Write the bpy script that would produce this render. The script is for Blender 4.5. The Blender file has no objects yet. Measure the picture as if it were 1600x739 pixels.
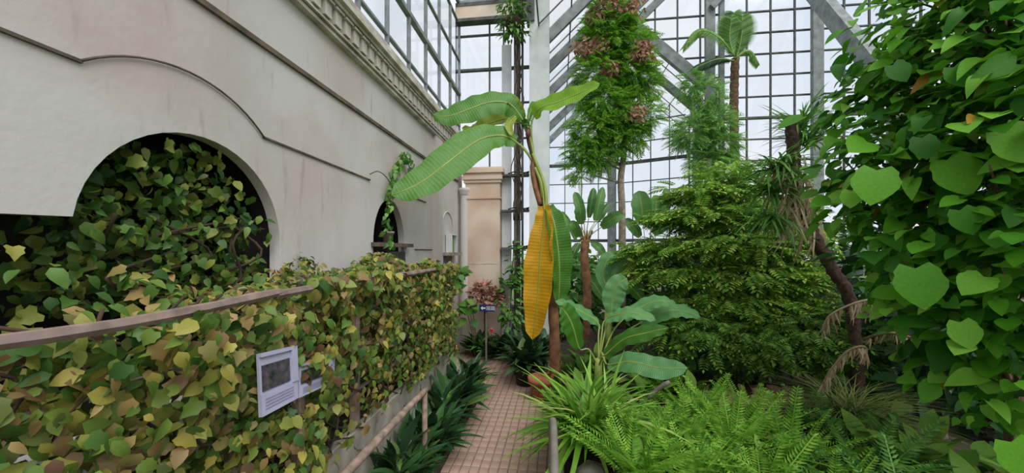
import bpy, math, random
import numpy as np
from mathutils import Vector, Matrix

# ------------------------------------------------------------------ camera, sky, light, exposure
SC = bpy.context.scene
COL = SC.collection
F_PX, VPX, HOR, CAMH = 580.0, 872.0, 393.0, 2.0
YAW = math.atan((VPX - 800) / F_PX)
cam_d = bpy.data.cameras.new('camera')
cam = bpy.data.objects.new('camera', cam_d); COL.objects.link(cam)
cam_d.sensor_width = 36.0
cam_d.lens = 36.0 * F_PX / 1600.0
cam_d.shift_y = (HOR - 369.5) / 1600.0
cam_d.clip_start = 0.05; cam_d.clip_end = 500
cam.location = (0, 0, CAMH)
cam.rotation_euler = (math.radians(90), 0, YAW)
SC.camera = cam

W = bpy.data.worlds.new('overcast_sky'); SC.world = W
W.use_nodes = True
wn = W.node_tree; wn.nodes.clear()
wo = wn.nodes.new('ShaderNodeOutputWorld'); wb = wn.nodes.new('ShaderNodeBackground')
wtc = wn.nodes.new('ShaderNodeTexCoord'); wno = wn.nodes.new('ShaderNodeTexNoise'); wcr = wn.nodes.new('ShaderNodeValToRGB')
wno.inputs['Scale'].default_value = 2.6; wno.inputs['Detail'].default_value = 3
wcr.color_ramp.elements[0].position = 0.35; wcr.color_ramp.elements[0].color = (0.70, 0.77, 0.88, 1)
wcr.color_ramp.elements[1].position = 0.68; wcr.color_ramp.elements[1].color = (0.90, 0.90, 0.94, 1)
wn.links.new(wtc.outputs['Generated'], wno.inputs['Vector'])
wn.links.new(wno.outputs['Fac'], wcr.inputs['Fac'])
wn.links.new(wcr.outputs['Color'], wb.inputs['Color'])
wb.inputs['Strength'].default_value = 1.0
wn.links.new(wb.outputs['Background'], wo.inputs['Surface'])

sun_d = bpy.data.lights.new('veiled_sun', 'SUN')
sun_d.energy = 2.6; sun_d.angle = math.radians(50); sun_d.color = (1.0, 0.97, 0.92)
sun = bpy.data.objects.new('veiled_sun', sun_d); COL.objects.link(sun)
sun.rotation_euler = Vector((0.36, -0.48, 0.8)).to_track_quat('Z', 'Y').to_euler()

VS = SC.view_settings
VS.view_transform = 'Standard'; VS.look = 'None'; VS.gamma = 1.0; VS.use_curve_mapping = False
VS.exposure = 0.18
SC.cycles.transparent_max_bounces = 24
SC.cycles.max_bounces = 8

# ------------------------------------------------------------------ geometry helpers
_c, _s = math.cos(YAW), math.sin(YAW)
def ray(px, py):
    a = (px - 800) / F_PX
    return Vector((a * _c - _s, a * _s + _c, (HOR - py) / F_PX))
def P(px, py, Y):                      # the point seen there at distance Y along the path
    r = ray(px, py); return Vector((0, 0, CAMH)) + r * (Y / r.y)
def PX(px, py, X):                     # the point seen there on the plane x = X
    r = ray(px, py); return Vector((0, 0, CAMH)) + r * (X / r.x)
def PZ(px, py, Z):                     # the point seen there at height Z
    r = ray(px, py); return Vector((0, 0, CAMH)) + r * ((Z - CAMH) / r.z)
RNG = np.random.RandomState(7)
def U(a, b): return float(RNG.uniform(a, b))
def V(*a): return Vector(a)

def srgb(r, g, b):
    f = lambda c: (c / 255 / 12.92) if c / 255 <= 0.04045 else ((c / 255 + 0.055) / 1.055) ** 2.4
    return (f(r), f(g), f(b), 1)

class MB:
    def __init__(s): s.v = []; s.f = []; s.uv = None
    def add(s, vs, fs):
        o = len(s.v); s.v += [tuple(v) for v in vs]; s.f += [tuple(i + o for i in f) for f in fs]; return s
    def box(s, a, b, ch=0.0):
        x0, y0, z0 = a; x1, y1, z1 = b
        if ch <= 0:
            return s.add([(x0,y0,z0),(x1,y0,z0),(x1,y1,z0),(x0,y1,z0),(x0,y0,z1),(x1,y0,z1),(x1,y1,z1),(x0,y1,z1)],
                  [(0,3,2,1),(4,5,6,7),(0,1,5,4),(1,2,6,5),(2,3,7,6),(3,0,4,7)])
        c = ch
        vs = [(x0,y0,z0),(x1,y0,z0),(x1,y1,z0),(x0,y1,z0),(x0,y0,z1-c),(x1,y0,z1-c),(x1,y1,z1-c),(x0,y1,z1-c),
              (x0+c,y0+c,z1),(x1-c,y0+c,z1),(x1-c,y1-c,z1),(x0+c,y1-c,z1)]
        return s.add(vs, [(0,3,2,1),(0,1,5,4),(1,2,6,5),(2,3,7,6),(3,0,4,7),(4,5,9,8),(5,6,10,9),(6,7,11,10),(7,4,8,11),(8,9,10,11)])
    def beam(s, a, b, w, h, up=(0, 0, 1)):
        a = Vector(a); b = Vector(b); t = (b - a).normalized(); up = Vector(up)
        x = t.cross(up)
        if x.length < 1e-4: x = t.cross(Vector((1, 0, 0)))
        x.normalize(); n = x.cross(t)
        vs = []
        for p in (a, b):
            for sx, sn in ((-1,-1),(1,-1),(1,1),(-1,1)): vs.append(p + x * sx * w / 2 + n * sn * h / 2)
        return s.add(vs, [(0,1,2,3),(7,6,5,4),(0,4,5,1),(1,5,6,2),(2,6,7,3),(3,7,4,0)])
    def tube(s, pts, rad, n=8, cap=True):
        pts = [Vector(p) for p in pts]; m = len(pts)
        if not hasattr(rad, '__len__'): rad = [rad] * m
        vs = []; fs = []; ref = None
        for i, p in enumerate(pts):
            t = (pts[min(i+1, m-1)] - pts[max(i-1, 0)]).normalized()
            if ref is None:
                ref = t.cross(Vector((0.13, 0.21, 1)));
                if ref.length < 1e-3: ref = t.cross(Vector((1, 0, 0)))
            x = (ref - t * ref.dot(t)).normalized(); y = t.cross(x); ref = x
            for k in range(n):
                a = 2 * math.pi * k / n
                vs.append(p + (x * math.cos(a) + y * math.sin(a)) * rad[i])
        for i in range(m - 1):
            for k in range(n):
                fs.append((i*n+k, i*n+(k+1) % n, (i+1)*n+(k+1) % n, (i+1)*n+k))
        if cap:
            fs.append(tuple(range(n-1, -1, -1))); fs.append(tuple((m-1)*n+k for k in range(n)))
        return s.add(vs, fs)
    def lathe(s, prof, c=(0, 0, 0), n=20):
        vs = []; fs = []; m = len(prof)
        for r, z in prof:
            for k in range(n):
                a = 2*math.pi*k/n; vs.append((c[0]+r*math.cos(a), c[1]+r*math.sin(a), c[2]+z))
        for i in range(m-1):
            for k in range(n): fs.append((i*n+k, i*n+(k+1) % n, (i+1)*n+(k+1) % n, (i+1)*n+k))
        return s.add(vs, fs)
    def mesh(s, name, smooth=False):
        me = bpy.data.meshes.new(name); me.from_pydata(s.v, [], s.f)
        if smooth: me.polygons.foreach_set('use_smooth', [True] * len(me.polygons))
        if s.uv is not None:
            ul = me.uv_layers.new(name='UVMap'); idx = np.zeros(len(me.loops), dtype=np.int32)
            me.loops.foreach_get('vertex_index', idx)
            ul.data.foreach_set('uv', np.array(s.uv, dtype=np.float32)[idx].ravel())
        me.update(); return me
    def build(s, name, mat, parent=None, smooth=False):
        return link(name, s.mesh(name, smooth), mat, parent)

def link(name, me, mat=None, parent=None, M=None):
    o = bpy.data.objects.new(name, me); COL.objects.link(o)
    if mat is not None and me is not None and len(me.materials) == 0: me.materials.append(mat)
    if parent is not None:
        o.parent = parent
        if parent.matrix_basis != Matrix(): o.matrix_parent_inverse = parent.matrix_basis.inverted()
    if M is not None: o.matrix_basis = M
    return o
def tag(o, label, cat, group=None):
    o['label'] = label; o['category'] = cat
    if group: o['group'] = group
    return o
def struct(o): o['kind'] = 'structure'; return o
def stuff(o): o['kind'] = 'stuff'; return o
def thing(name, label, cat, loc=(0, 0, 0), group=None):
    o = bpy.data.objects.new(name, None); COL.objects.link(o); o.location = loc
    o.empty_display_size = 0.1
    return tag(o, label, cat, group)
def bez(pts, n):                       # smooth curve through the points
    p = [Vector(q) for q in pts]; p = [p[0]*2-p[1]] + p + [p[-1]*2-p[-2]]
    out = []; m = len(p) - 3
    for i in range(n):
        t = i / (n-1) * m; k = min(int(t), m-1); t -= k
        a, b, c, d = p[k:k+4]
        out.append(0.5*((2*b)+(c-a)*t+(2*a-5*b+4*c-d)*t*t+(3*b-a-3*c+d)*t**3))
    return out

# ------------------------------------------------------------------ materials
def mat(name):
    m = bpy.data.materials.new(name); m.use_nodes = True
    nt = m.node_tree; b = nt.nodes['Principled BSDF']
    return m, nt, b
def simple(name, col, rough=0.6, noise=0.15, scale=8.0, bump=0.1, metal=0.0, col2=None, detail=5, coords='Object'):
    m, nt, b = mat(name); N = nt.nodes; L = nt.links
    tc = N.new('ShaderNodeTexCoord'); no = N.new('ShaderNodeTexNoise'); cr = N.new('ShaderNodeValToRGB')
    no.inputs['Scale'].default_value = scale; no.inputs['Detail'].default_value = detail
    L.new(tc.outputs[coords], no.inputs['Vector']); L.new(no.outputs['Fac'], cr.inputs['Fac'])
    c = Vector(col[:3]); d = Vector(col2[:3]) if col2 else c * (1 - noise * 2)
    cr.color_ramp.elements[0].position = 0.32; cr.color_ramp.elements[1].position = 0.68
    cr.color_ramp.elements[0].color = (*d, 1); cr.color_ramp.elements[1].color = (*(c * (1 + noise * .3)), 1)
    L.new(cr.outputs['Color'], b.inputs['Base Color'])
    b.inputs['Roughness'].default_value = rough; b.inputs['Metallic'].default_value = metal
    if bump:
        bp = N.new('ShaderNodeBump'); bp.inputs['Strength'].default_value = bump; bp.inputs['Distance'].default_value = 0.02
        L.new(no.outputs['Fac'], bp.inputs['Height']); L.new(bp.outputs['Normal'], b.inputs['Normal'])
    return m
def leaf_mat(name, cols, rough=0.45, trans=0.3, veins=0.0, spec=0.4):
    m, nt, b = mat(name); N = nt.nodes; L = nt.links
    g = N.new('ShaderNodeNewGeometry'); oi = N.new('ShaderNodeObjectInfo')
    ad = N.new('ShaderNodeMath'); ad.operation = 'ADD'; fr = N.new('ShaderNodeMath'); fr.operation = 'FRACT'
    L.new(g.outputs['Random Per Island'], ad.inputs[0]); L.new(oi.outputs['Random'], ad.inputs[1]); L.new(ad.outputs[0], fr.inputs[0])
    cr = N.new('ShaderNodeValToRGB'); r = cr.color_ramp
    while len(r.elements) < len(cols): r.elements.new(0.5)
    for i, (pos, c) in enumerate(cols): r.elements[i].position = pos; r.elements[i].color = srgb(*c)
    L.new(fr.outputs[0], cr.inputs['Fac'])
    tc = N.new('ShaderNodeTexCoord'); no = N.new('ShaderNodeTexNoise'); no.inputs['Scale'].default_value = 14
    L.new(tc.outputs['Object'], no.inputs['Vector'])
    mr = N.new('ShaderNodeMapRange'); mr.inputs['To Min'].default_value = 0.75; mr.inputs['To Max'].default_value = 1.25
    L.new(no.outputs['Fac'], mr.inputs['Value'])
    mx = N.new('ShaderNodeMix'); mx.data_type = 'RGBA'; mx.blend_type = 'MULTIPLY'; mx.inputs['Factor'].default_value = 1
    L.new(cr.outputs['Color'], mx.inputs['A']); L.new(mr.outputs['Result'], mx.inputs['B'])
    colour = mx.outputs['Result']
    if veins:
        uv = N.new('ShaderNodeTexCoord'); wv = N.new('ShaderNodeTexWave'); wv.bands_direction = 'Y'
        wv.inputs['Scale'].default_value = veins; wv.inputs['Distortion'].default_value = 1.2; wv.inputs['Detail'].default_value = 2
        mp = N.new('ShaderNodeMapping'); mp.inputs['Scale'].default_value = (0.25, 1, 1)
        L.new(uv.outputs['UV'], mp.inputs['Vector']); L.new(mp.outputs['Vector'], wv.inputs['Vector'])
        bp = N.new('ShaderNodeBump'); bp.inputs['Strength'].default_value = 0.22; bp.inputs['Distance'].default_value = 0.008
        L.new(wv.outputs['Fac'], bp.inputs['Height']); L.new(bp.outputs['Normal'], b.inputs['Normal'])
        sx = N.new('ShaderNodeSeparateXYZ'); L.new(uv.outputs['UV'], sx.inputs[0])
        ab = N.new('ShaderNodeMath'); ab.operation = 'ABSOLUTE'; L.new(sx.outputs['X'], ab.inputs[0])
        rr = N.new('ShaderNodeMapRange'); rr.inputs['From Min'].default_value = 0.02; rr.inputs['From Max'].default_value = 0.09
        rr.inputs['To Min'].default_value = 0.5; rr.inputs['To Max'].default_value = 0.0; L.new(ab.outputs[0], rr.inputs['Value'])
        m2 = N.new('ShaderNodeMix'); m2.data_type = 'RGBA'; L.new(rr.outputs['Result'], m2.inputs['Factor'])
        w2 = N.new('ShaderNodeMapRange'); w2.inputs['To Min'].default_value = 0.9; w2.inputs['To Max'].default_value = 1.06; L.new(wv.outputs['Fac'], w2.inputs['Value'])
        m3 = N.new('ShaderNodeMix'); m3.data_type = 'RGBA'; m3.blend_type = 'MULTIPLY'; m3.inputs['Factor'].default_value = 1
        L.new(colour, m3.inputs['A']); L.new(w2.outputs['Result'], m3.inputs['B'])
        L.new(m3.outputs['Result'], m2.inputs['A']); m2.inputs['B'].default_value = srgb(176, 186, 96)
        colour = m2.outputs['Result']
    L.new(colour, b.inputs['Base Color'])
    b.inputs['Roughness'].default_value = rough; b.inputs['Specular IOR Level'].default_value = spec
    tr = N.new('ShaderNodeBsdfTranslucent'); L.new(colour, tr.inputs['Color'])
    ms = N.new('ShaderNodeMixShader'); ms.inputs[0].default_value = trans
    L.new(b.outputs[0], ms.inputs[1]); L.new(tr.outputs[0], ms.inputs[2])
    L.new(ms.outputs[0], N['Material Output'].inputs['Surface'])
    return m
def plaster_mat():
    m, nt, b = mat('aged_plaster'); N = nt.nodes; L = nt.links
    tc = N.new('ShaderNodeTexCoord')
    def noise(scale, detail, sx=(1, 1, 1), dist=0.0):
        mp = N.new('ShaderNodeMapping'); mp.inputs['Scale'].default_value = sx
        n = N.new('ShaderNodeTexNoise'); n.inputs['Scale'].default_value = scale; n.inputs['Detail'].default_value = detail
        n.inputs['Distortion'].default_value = dist
        L.new(tc.outputs['Object'], mp.inputs['Vector']); L.new(mp.outputs['Vector'], n.inputs['Vector']); return n
    def mixc(a, col, fac_out, lo, hi, amt):
        mr = N.new('ShaderNodeMapRange'); mr.inputs['From Min'].default_value = lo; mr.inputs['From Max'].default_value = hi
        mr.inputs['To Max'].default_value = amt; L.new(fac_out, mr.inputs['Value'])
        mx = N.new('ShaderNodeMix'); mx.data_type = 'RGBA'; L.new(mr.outputs['Result'], mx.inputs['Factor'])
        if isinstance(a, tuple): mx.inputs['A'].default_value = a
        else: L.new(a, mx.inputs['A'])
        mx.inputs['B'].default_value = col; return mx.outputs['Result']
    c = mixc(srgb(201, 197, 194), srgb(192, 174, 164), noise(0.9, 4).outputs['Fac'], 0.46, 0.66, 0.85)
    c = mixc(c, srgb(176, 172, 166), noise(1.6, 6, (1, 1, 0.5), 0.6).outputs['Fac'], 0.52, 0.78, 0.75)
    c = mixc(c, srgb(118, 112, 100), noise(5, 8, (1, 2.2, 0.35)).outputs['Fac'], 0.62, 0.86, 0.6)
    vo = N.new('ShaderNodeTexVoronoi'); vo.feature = 'DISTANCE_TO_EDGE'; vo.inputs['Scale'].default_value = 1.3
    n2 = noise(3, 4); mxv = N.new('ShaderNodeMix'); mxv.data_type = 'RGBA'; mxv.inputs['Factor'].default_value = 0.35
    L.new(tc.outputs['Object'], mxv.inputs['A']); L.new(n2.outputs['Color'], mxv.inputs['B']); L.new(mxv.outputs['Result'], vo.inputs['Vector'])
    mr = N.new('ShaderNodeMapRange'); mr.inputs['From Max'].default_value = 0.006; mr.inputs['To Min'].default_value = 0.0; mr.inputs['To Max'].default_value = 0.0
    L.new(vo.outputs['Distance'], mr.inputs['Value'])
    L.new(c, b.inputs['Base Color']); b.inputs['Roughness'].default_value = 0.75
    bp = N.new('ShaderNodeBump'); bp.inputs['Strength'].default_value = 0.25; bp.inputs['Distance'].default_value = 0.01
    L.new(noise(22, 6).outputs['Fac'], bp.inputs['Height']); L.new(bp.outputs['Normal'], b.inputs['Normal'])
    return m
def glass_mat():
    m, nt, b = mat('window_glass'); N = nt.nodes; L = nt.links
    t = N.new('ShaderNodeBsdfTransparent'); t.inputs['Color'].default_value = (0.955, 0.965, 0.965, 1)
    g = N.new('ShaderNodeBsdfGlossy'); g.inputs['Roughness'].default_value = 0.06; g.inputs['Color'].default_value = (0.95, 0.97, 1, 1)
    lw = N.new('ShaderNodeLayerWeight'); lw.inputs['Blend'].default_value = 0.5
    pw = N.new('ShaderNodeMath'); pw.operation = 'POWER'; pw.inputs[1].default_value = 4.0; L.new(lw.outputs['Facing'], pw.inputs[0])
    fr = N.new('ShaderNodeMath'); fr.operation = 'MULTIPLY_ADD'; fr.inputs[1].default_value = 0.35; fr.inputs[2].default_value = 0.03; L.new(pw.outputs[0], fr.inputs[0])
    ms = N.new('ShaderNodeMixShader')
    L.new(fr.outputs[0], ms.inputs[0]); L.new(t.outputs[0], ms.inputs[1]); L.new(g.outputs[0], ms.inputs[2])
    L.new(ms.outputs[0], N['Material Output'].inputs['Surface'])
    return m
M_PLASTER = plaster_mat()
M_GLASS = glass_mat()
M_STEEL = simple('grey_painted_steel', srgb(150, 156, 156), 0.55, 0.2, 6, 0.1, col2=srgb(112, 118, 118))
M_STEELD = simple('dark_weathered_steel', srgb(98, 100, 98), 0.6, 0.2, 7, 0.15, col2=srgb(62, 62, 58))
M_COLUMN = simple('grey_concrete_column', srgb(214, 218, 216), 0.7, 0.1, 3, 0.15, col2=srgb(186, 192, 192))
M_BROWNTRIM = simple('brown_moulding', srgb(112, 96, 80), 0.8, 0.2, 9, 0.2, col2=srgb(72, 64, 54))
M_DENTIL = simple('stained_stone', srgb(212, 207, 196), 0.8, 0.15, 5, 0.3, col2=srgb(160, 150, 134))
M_STONEPINK = simple('pinkish_stone', srgb(228, 212, 196), 0.8, 0.1, 1.6, 0.2, col2=srgb(206, 176, 154))
M_SHADE_TIMBER = simple('alcove_shade_dark_timber', srgb(70, 64, 62), 0.9, 0.25, 4, 0.4, col2=srgb(34, 30, 30))  # dark tone puts the alcove shade into its colour; timber block shares it
M_BRICK = simple('terracotta_paver', srgb(180, 152, 136), 0.75, 0.15, 4, 0.25, col2=srgb(150, 122, 108), detail=8)
M_MORTAR = simple('grey_mortar', srgb(142, 122, 106), 0.95, 0.2, 16, 0.3, col2=srgb(104, 88, 76))
M_SOIL = simple('damp_soil', srgb(70, 56, 42), 1.0, 0.25, 12, 0.8, col2=srgb(34, 28, 22))
M_GRASS = simple('outdoor_grass', srgb(96, 116, 62), 1.0, 0.2, 0.6, 0.0)
M_WOOD = simple('weathered_wood', srgb(158, 138, 122), 0.8, 0.2, 14, 0.3, col2=srgb(104, 88, 76))
M_WOODP = simple('mauve_grey_timber', srgb(148, 128, 118), 0.8, 0.2, 10, 0.3, col2=srgb(104, 90, 84))
M_BARK = simple('brown_bark', srgb(124, 98, 76), 0.95, 0.3, 16, 0.8, col2=srgb(74, 56, 44))
M_BARKG = simple('pale_bark', srgb(164, 150, 132), 0.95, 0.3, 12, 0.6, col2=srgb(112, 98, 84))
M_BARKD = simple('dark_fibrous_bark', srgb(86, 64, 52), 1.0, 0.3, 22, 0.9, col2=srgb(40, 28, 26))
M_POT = simple('terracotta', srgb(176, 106, 78), 0.8, 0.15, 7, 0.15, col2=srgb(136, 80, 60))
M_POTD = simple('black_plastic', srgb(34, 34, 34), 0.5, 0.1, 5, 0)
M_CONC = simple('grey_concrete', srgb(170, 164, 152), 0.9, 0.2, 5, 0.3, col2=srgb(120, 114, 102))
M_WHITE = simple('white_board', srgb(226, 228, 232), 0.6, 0.06, 5, 0)
M_LILAC = simple('lilac_white_board', srgb(176, 175, 200), 0.5, 0.05, 4, 0)
M_NAVY = simple('navy_sign', srgb(38, 50, 104), 0.4, 0.1, 4, 0)
M_ROCK = simple('grey_rock', srgb(136, 132, 120), 0.95, 0.25, 6, 0.6, col2=srgb(76, 74, 62))
M_PIPE = simple('grey_pipe', srgb(126, 120, 112), 0.5, 0.1, 8, 0.05)

M_VINE = leaf_mat('vine_leaf', [(0, (54, 92, 40)), (.2, (92, 128, 50)), (.4, (118, 138, 58)), (.54, (148, 148, 66)), (.64, (184, 170, 82)), (.72, (74, 108, 46)), (.86, (172, 146, 92)), (.95, (124, 100, 62)), (1, (92, 62, 44))], 0.5, 0.3)
M_VINEG = leaf_mat('vine_leaf_green', [(0, (46, 78, 36)), (.3, (76, 116, 46)), (.6, (108, 142, 58)), (.85, (150, 158, 70)), (1, (60, 70, 44))], 0.5, 0.3)
M_HEART = leaf_mat('broad_heart_leaf', [(0, (44, 98, 24)), (.35, (70, 134, 30)), (.7, (102, 166, 42)), (.95, (132, 188, 66)), (.985, (140, 190, 74)), (1, (180, 130, 50))], 0.5, 0.38, spec=0.22)
M_SHRUB = leaf_mat('layered_shrub_leaf', [(0, (78, 128, 44)), (.4, (110, 160, 54)), (.8, (150, 186, 72)), (1, (192, 204, 104))], 0.55, 0.32, spec=.25)
M_FEATHER = leaf_mat('feathery_leaf', [(0, (84, 140, 40)), (.5, (122, 178, 56)), (1, (164, 206, 80))], 0.55, 0.42, spec=.25)
M_FEATHERL = leaf_mat('light_feathery_leaf', [(0, (104, 156, 66)), (.5, (136, 184, 92)), (1, (164, 204, 116))], 0.55, 0.4)
M_DRY = leaf_mat('dry_brown_leaf', [(0, (140, 96, 78)), (.5, (176, 130, 108)), (1, (198, 158, 134))], 0.8, 0.2)
M_DRYSTRAW = leaf_mat('dry_straw_frond', [(0, (140, 118, 88)), (.5, (178, 156, 122)), (1, (206, 190, 160))], 0.8, 0.2)
M_FERN = leaf_mat('fern_leaf', [(0, (90, 144, 46)), (.5, (128, 182, 60)), (1, (170, 212, 88))], 0.5, 0.38, spec=.25)
M_DARKLEAF = leaf_mat('dark_glossy_leaf', [(0, (30, 58, 34)), (.5, (44, 80, 42)), (.9, (66, 106, 56)), (1, (110, 140, 70))], 0.32, 0.15, spec=0.5)
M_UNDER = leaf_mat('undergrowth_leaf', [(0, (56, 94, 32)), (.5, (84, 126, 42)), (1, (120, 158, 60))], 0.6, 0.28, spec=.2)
M_GRASSY = leaf_mat('fine_grass', [(0, (92, 112, 52)), (.5, (112, 130, 62)), (1, (142, 150, 84))], 0.6, 0.25)
M_MIDLEAF = leaf_mat('mid_green_leaf', [(0, (62, 110, 46)), (.5, (92, 144, 60)), (1, (128, 174, 80))], 0.45, 0.3)
M_STRAP = leaf_mat('strap_leaf', [(0, (84, 138, 40)), (.5, (116, 166, 54)), (.9, (150, 190, 80)), (1, (190, 196, 120))], 0.4, 0.3)
M_BANANA = leaf_mat('banana_leaf', [(0, (66, 120, 40)), (1, (90, 146, 50))], 0.42, 0.35, veins=15)
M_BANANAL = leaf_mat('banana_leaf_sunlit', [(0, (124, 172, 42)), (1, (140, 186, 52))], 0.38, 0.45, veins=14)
M_BANANAB = leaf_mat('banana_leaf_bluish', [(0, (92, 150, 88)), (1, (112, 166, 100))], 0.4, 0.3, veins=15)
M_BANANAY = leaf_mat('banana_leaf_yellow', [(0, (212, 158, 26)), (1, (222, 170, 34))], 0.45, 0.3, veins=15)
M_BANANAO = leaf_mat('banana_leaf_olive', [(0, (150, 166, 62)), (1, (166, 178, 72))], 0.45, 0.35, veins=15)
M_STREL = leaf_mat('paddle_leaf', [(0, (58, 104, 54)), (1, (96, 146, 74))], 0.38, 0.25, veins=14)
M_STALK = simple('pale_green_stalk', srgb(150, 168, 84), 0.5, 0.2, 5, 0.1, col2=srgb(122, 140, 62))
M_PSTEM = simple('banana_stem', srgb(150, 104, 72), 0.8, 0.3, 9, 0.4, col2=srgb(96, 66, 46))
M_STEM = simple('green_brown_stem', srgb(96, 94, 56), 0.7, 0.2, 6, 0.1)
M_TWIG = simple('dark_twig', srgb(74, 58, 44), 0.9, 0.2, 6, 0.1)
M_PINK = leaf_mat('pink_petal', [(0, (206, 70, 96)), (1, (226, 110, 130))], 0.5, 0.3)
M_MAUVE = leaf_mat('faded_pink_bract', [(0, (150, 112, 84)), (.4, (188, 140, 122)), (.8, (212, 150, 146)), (1, (176, 168, 110))], 0.6, 0.3)

# ------------------------------------------------------------------ leaf templates: (verts, faces)
def tpl_leaf(width=0.35, n=4, fold=0.25, droop=0.25, heart=False, peak=0.4):
    vs = [(0, 0, 0)]; fs = []
    rows = []
    for i in range(1, n):
        t = i / n
        w = width * (math.sin(math.pi * t ** (math.log(0.5) / math.log(peak)))) ** 0.8
        z = -droop * t * t
        k = len(vs); vs += [(-w, t, z + w * fold), (0, t, z), (w, t, z + w * fold)]; rows.append(k)
    tip = len(vs); vs.append((0, 1, -droop))
    if heart:
        b = len(vs); w = width * 0.85
        vs += [(-w * .62, -0.14, w*fold*.5), (w * .62, -0.14, w*fold*.5), (-w*1.0, .06, w*fold), (w*1.0, .06, w*fold)]
        k = rows[0]
        fs += [(0, k+1, k, b+2), (0, b+3, k+2, k+1), (0, b+2, b), (0, b+1, b+3)]
    else:
        k = rows[0]; fs += [(0, k+1, k), (0, k+2, k+1)]
    for a, b2 in zip(rows[:-1], rows[1:]):
        fs += [(a, a+1, b2+1, b2), (a+1, a+2, b2+2, b2+1)]
    k = rows[-1]; fs += [(k, k+1, tip), (k+1, k+2, tip)]
    return np.array(vs), fs
def tpl_lobed(fold=0.2, droop=0.3):     # five-pointed vine leaf
    pts = [(0,0),(-.28,-.1),(-.5,.16),(-.4,.36),(-.44,.58),(-.25,.7),(0,1.0),(.25,.7),(.44,.58),(.4,.36),(.5,.16),(.28,-.1)]
    vs = [(x, y, abs(x)*fold - droop*max(y, 0)**2) for x, y in pts] + [(0, .35, -droop*.12)]
    n = len(pts); fs = [(12, (i+1) % n, i) for i in range(n)]
    return np.array(vs), fs
def tpl_spray(pairs=7, llen=0.26, lw=0.07, droop=0.35, taper=0.6, tip=True):  # pinnate leaf, length 1 along +y
    vs = []; fs = []
    def leaflet(b, d, l, w):
        d = Vector(d).normalized(); s = d.cross(Vector((0, 0, 1))).normalized(); k = len(vs)
        vs.extend([tuple(b), tuple(b + d*l*.45 - s*w), tuple(b + d*l + V(0, 0, -.15*l)), tuple(b + d*l*.45 + s*w)])
        fs.append((k, k+1, k+2, k+3))
    prev = None
    for i in range(pairs):
        t = 0.1 + 0.85 * i / pairs
        b = V(0, t, -droop*t*t); l = llen * (1 - taper*abs(t-.4)*1.3); 
        for sx in (-1, 1): leaflet(b, (sx, .55, -.1), l, lw*(1-.4*t))
    leaflet(V(0, .9, -droop*.81), (0, 1, -.5), llen*.6, lw*.7)
    k = len(vs)                       # rachis
    for t in (0, .5, .95): vs.extend([(-.007, t, -droop*t*t), (.007, t, -droop*t*t)])
    fs += [(k, k+1, k+3, k+2), (k+2, k+3, k+5, k+4)]
    return np.array(vs, dtype=float), fs
def tpl_blade(w=0.03, n=5, droop=0.4, fold=0.3):
    vs = []; fs = []
    for i in range(n+1):
        t = i/n; ww = w*(1-t**2.5)*(0.6+.8*min(t*3, .5)) + 0.001
        vs += [(-ww, t*(1-.25*droop*t*t), -droop*t**2.2+ww*fold), (0, t*(1-.25*droop*t*t), -droop*t**2.2), (ww, t*(1-.25*droop*t*t), -droop*t**2.2+ww*fold)]
    for i in range(n):
        a = i*3; b = a+3; fs += [(a, a+1, b+1, b), (a+1, a+2, b+2, b+1)]
    return np.array(vs), fs

def frame(pos, d, up, s, roll=0.0):
    d = Vector(d).normalized(); up = Vector(up); x = d.cross(up)
    if x.length < 1e-4: x = d.cross(Vector((1, 0, 0.1)))
    x.normalize(); n = x.cross(d)
    if roll:
        c, q = math.cos(roll), math.sin(roll); x, n = x*c + n*q, n*c - x*q
    if not hasattr(s, '__len__'): s = (s, s, s)
    return np.array([[x.x*s[0], d.x*s[1], n.x*s[2], pos[0]], [x.y*s[0], d.y*s[1], n.y*s[2], pos[1]], [x.z*s[0], d.z*s[1], n.z*s[2], pos[2]], [0, 0, 0, 1]])

def foliage(parent, part, rest, tpls, places, material, singles=300, smooth=True):
    """places: list of (template index, 4x4). The ones nearest the camera become parts, the rest one joined mesh."""
    meshes = []
    for k, (v, f) in enumerate(tpls):
        me = bpy.data.meshes.new(part); me.from_pydata(v.tolist(), [], f); me.materials.append(material)
        if smooth: me.polygons.foreach_set('use_smooth', [True]*len(f))
        meshes.append(me)
    cl = np.array([0, 0, CAMH])
    def size(pl):
        p = pl[1][:3, 3]; return np.linalg.norm(pl[1][:3, 1]) / max(np.linalg.norm(p - cl), .3)
    fwd = np.array([-_s, _c, 0])
    inview = lambda pl: (pl[1][:3, 3] - cl) @ fwd > 0.5
    order = sorted(places, key=lambda q: -(size(q) if inview(q) else 0))
    for k, Mx in order[:singles]:
        link(part, meshes[k], None, parent, Matrix(Mx.tolist()))
    R = order[singles:]
    if R:
        vs = []; fs = []; off = 0
        for k, Mx in R:
            v, f = tpls[k]; vs.append(v @ Mx[:3, :3].T + Mx[:3, 3]); fs += [tuple(i+off for i in q) for q in f]; off += len(v)
        me = bpy.data.meshes.new(rest); me.from_pydata(np.concatenate(vs).tolist(), [], fs)
        if smooth: me.polygons.foreach_set('use_smooth', [True]*len(me.polygons))
        me.materials.append(material); stuff(link(rest, me, None, parent))

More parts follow.
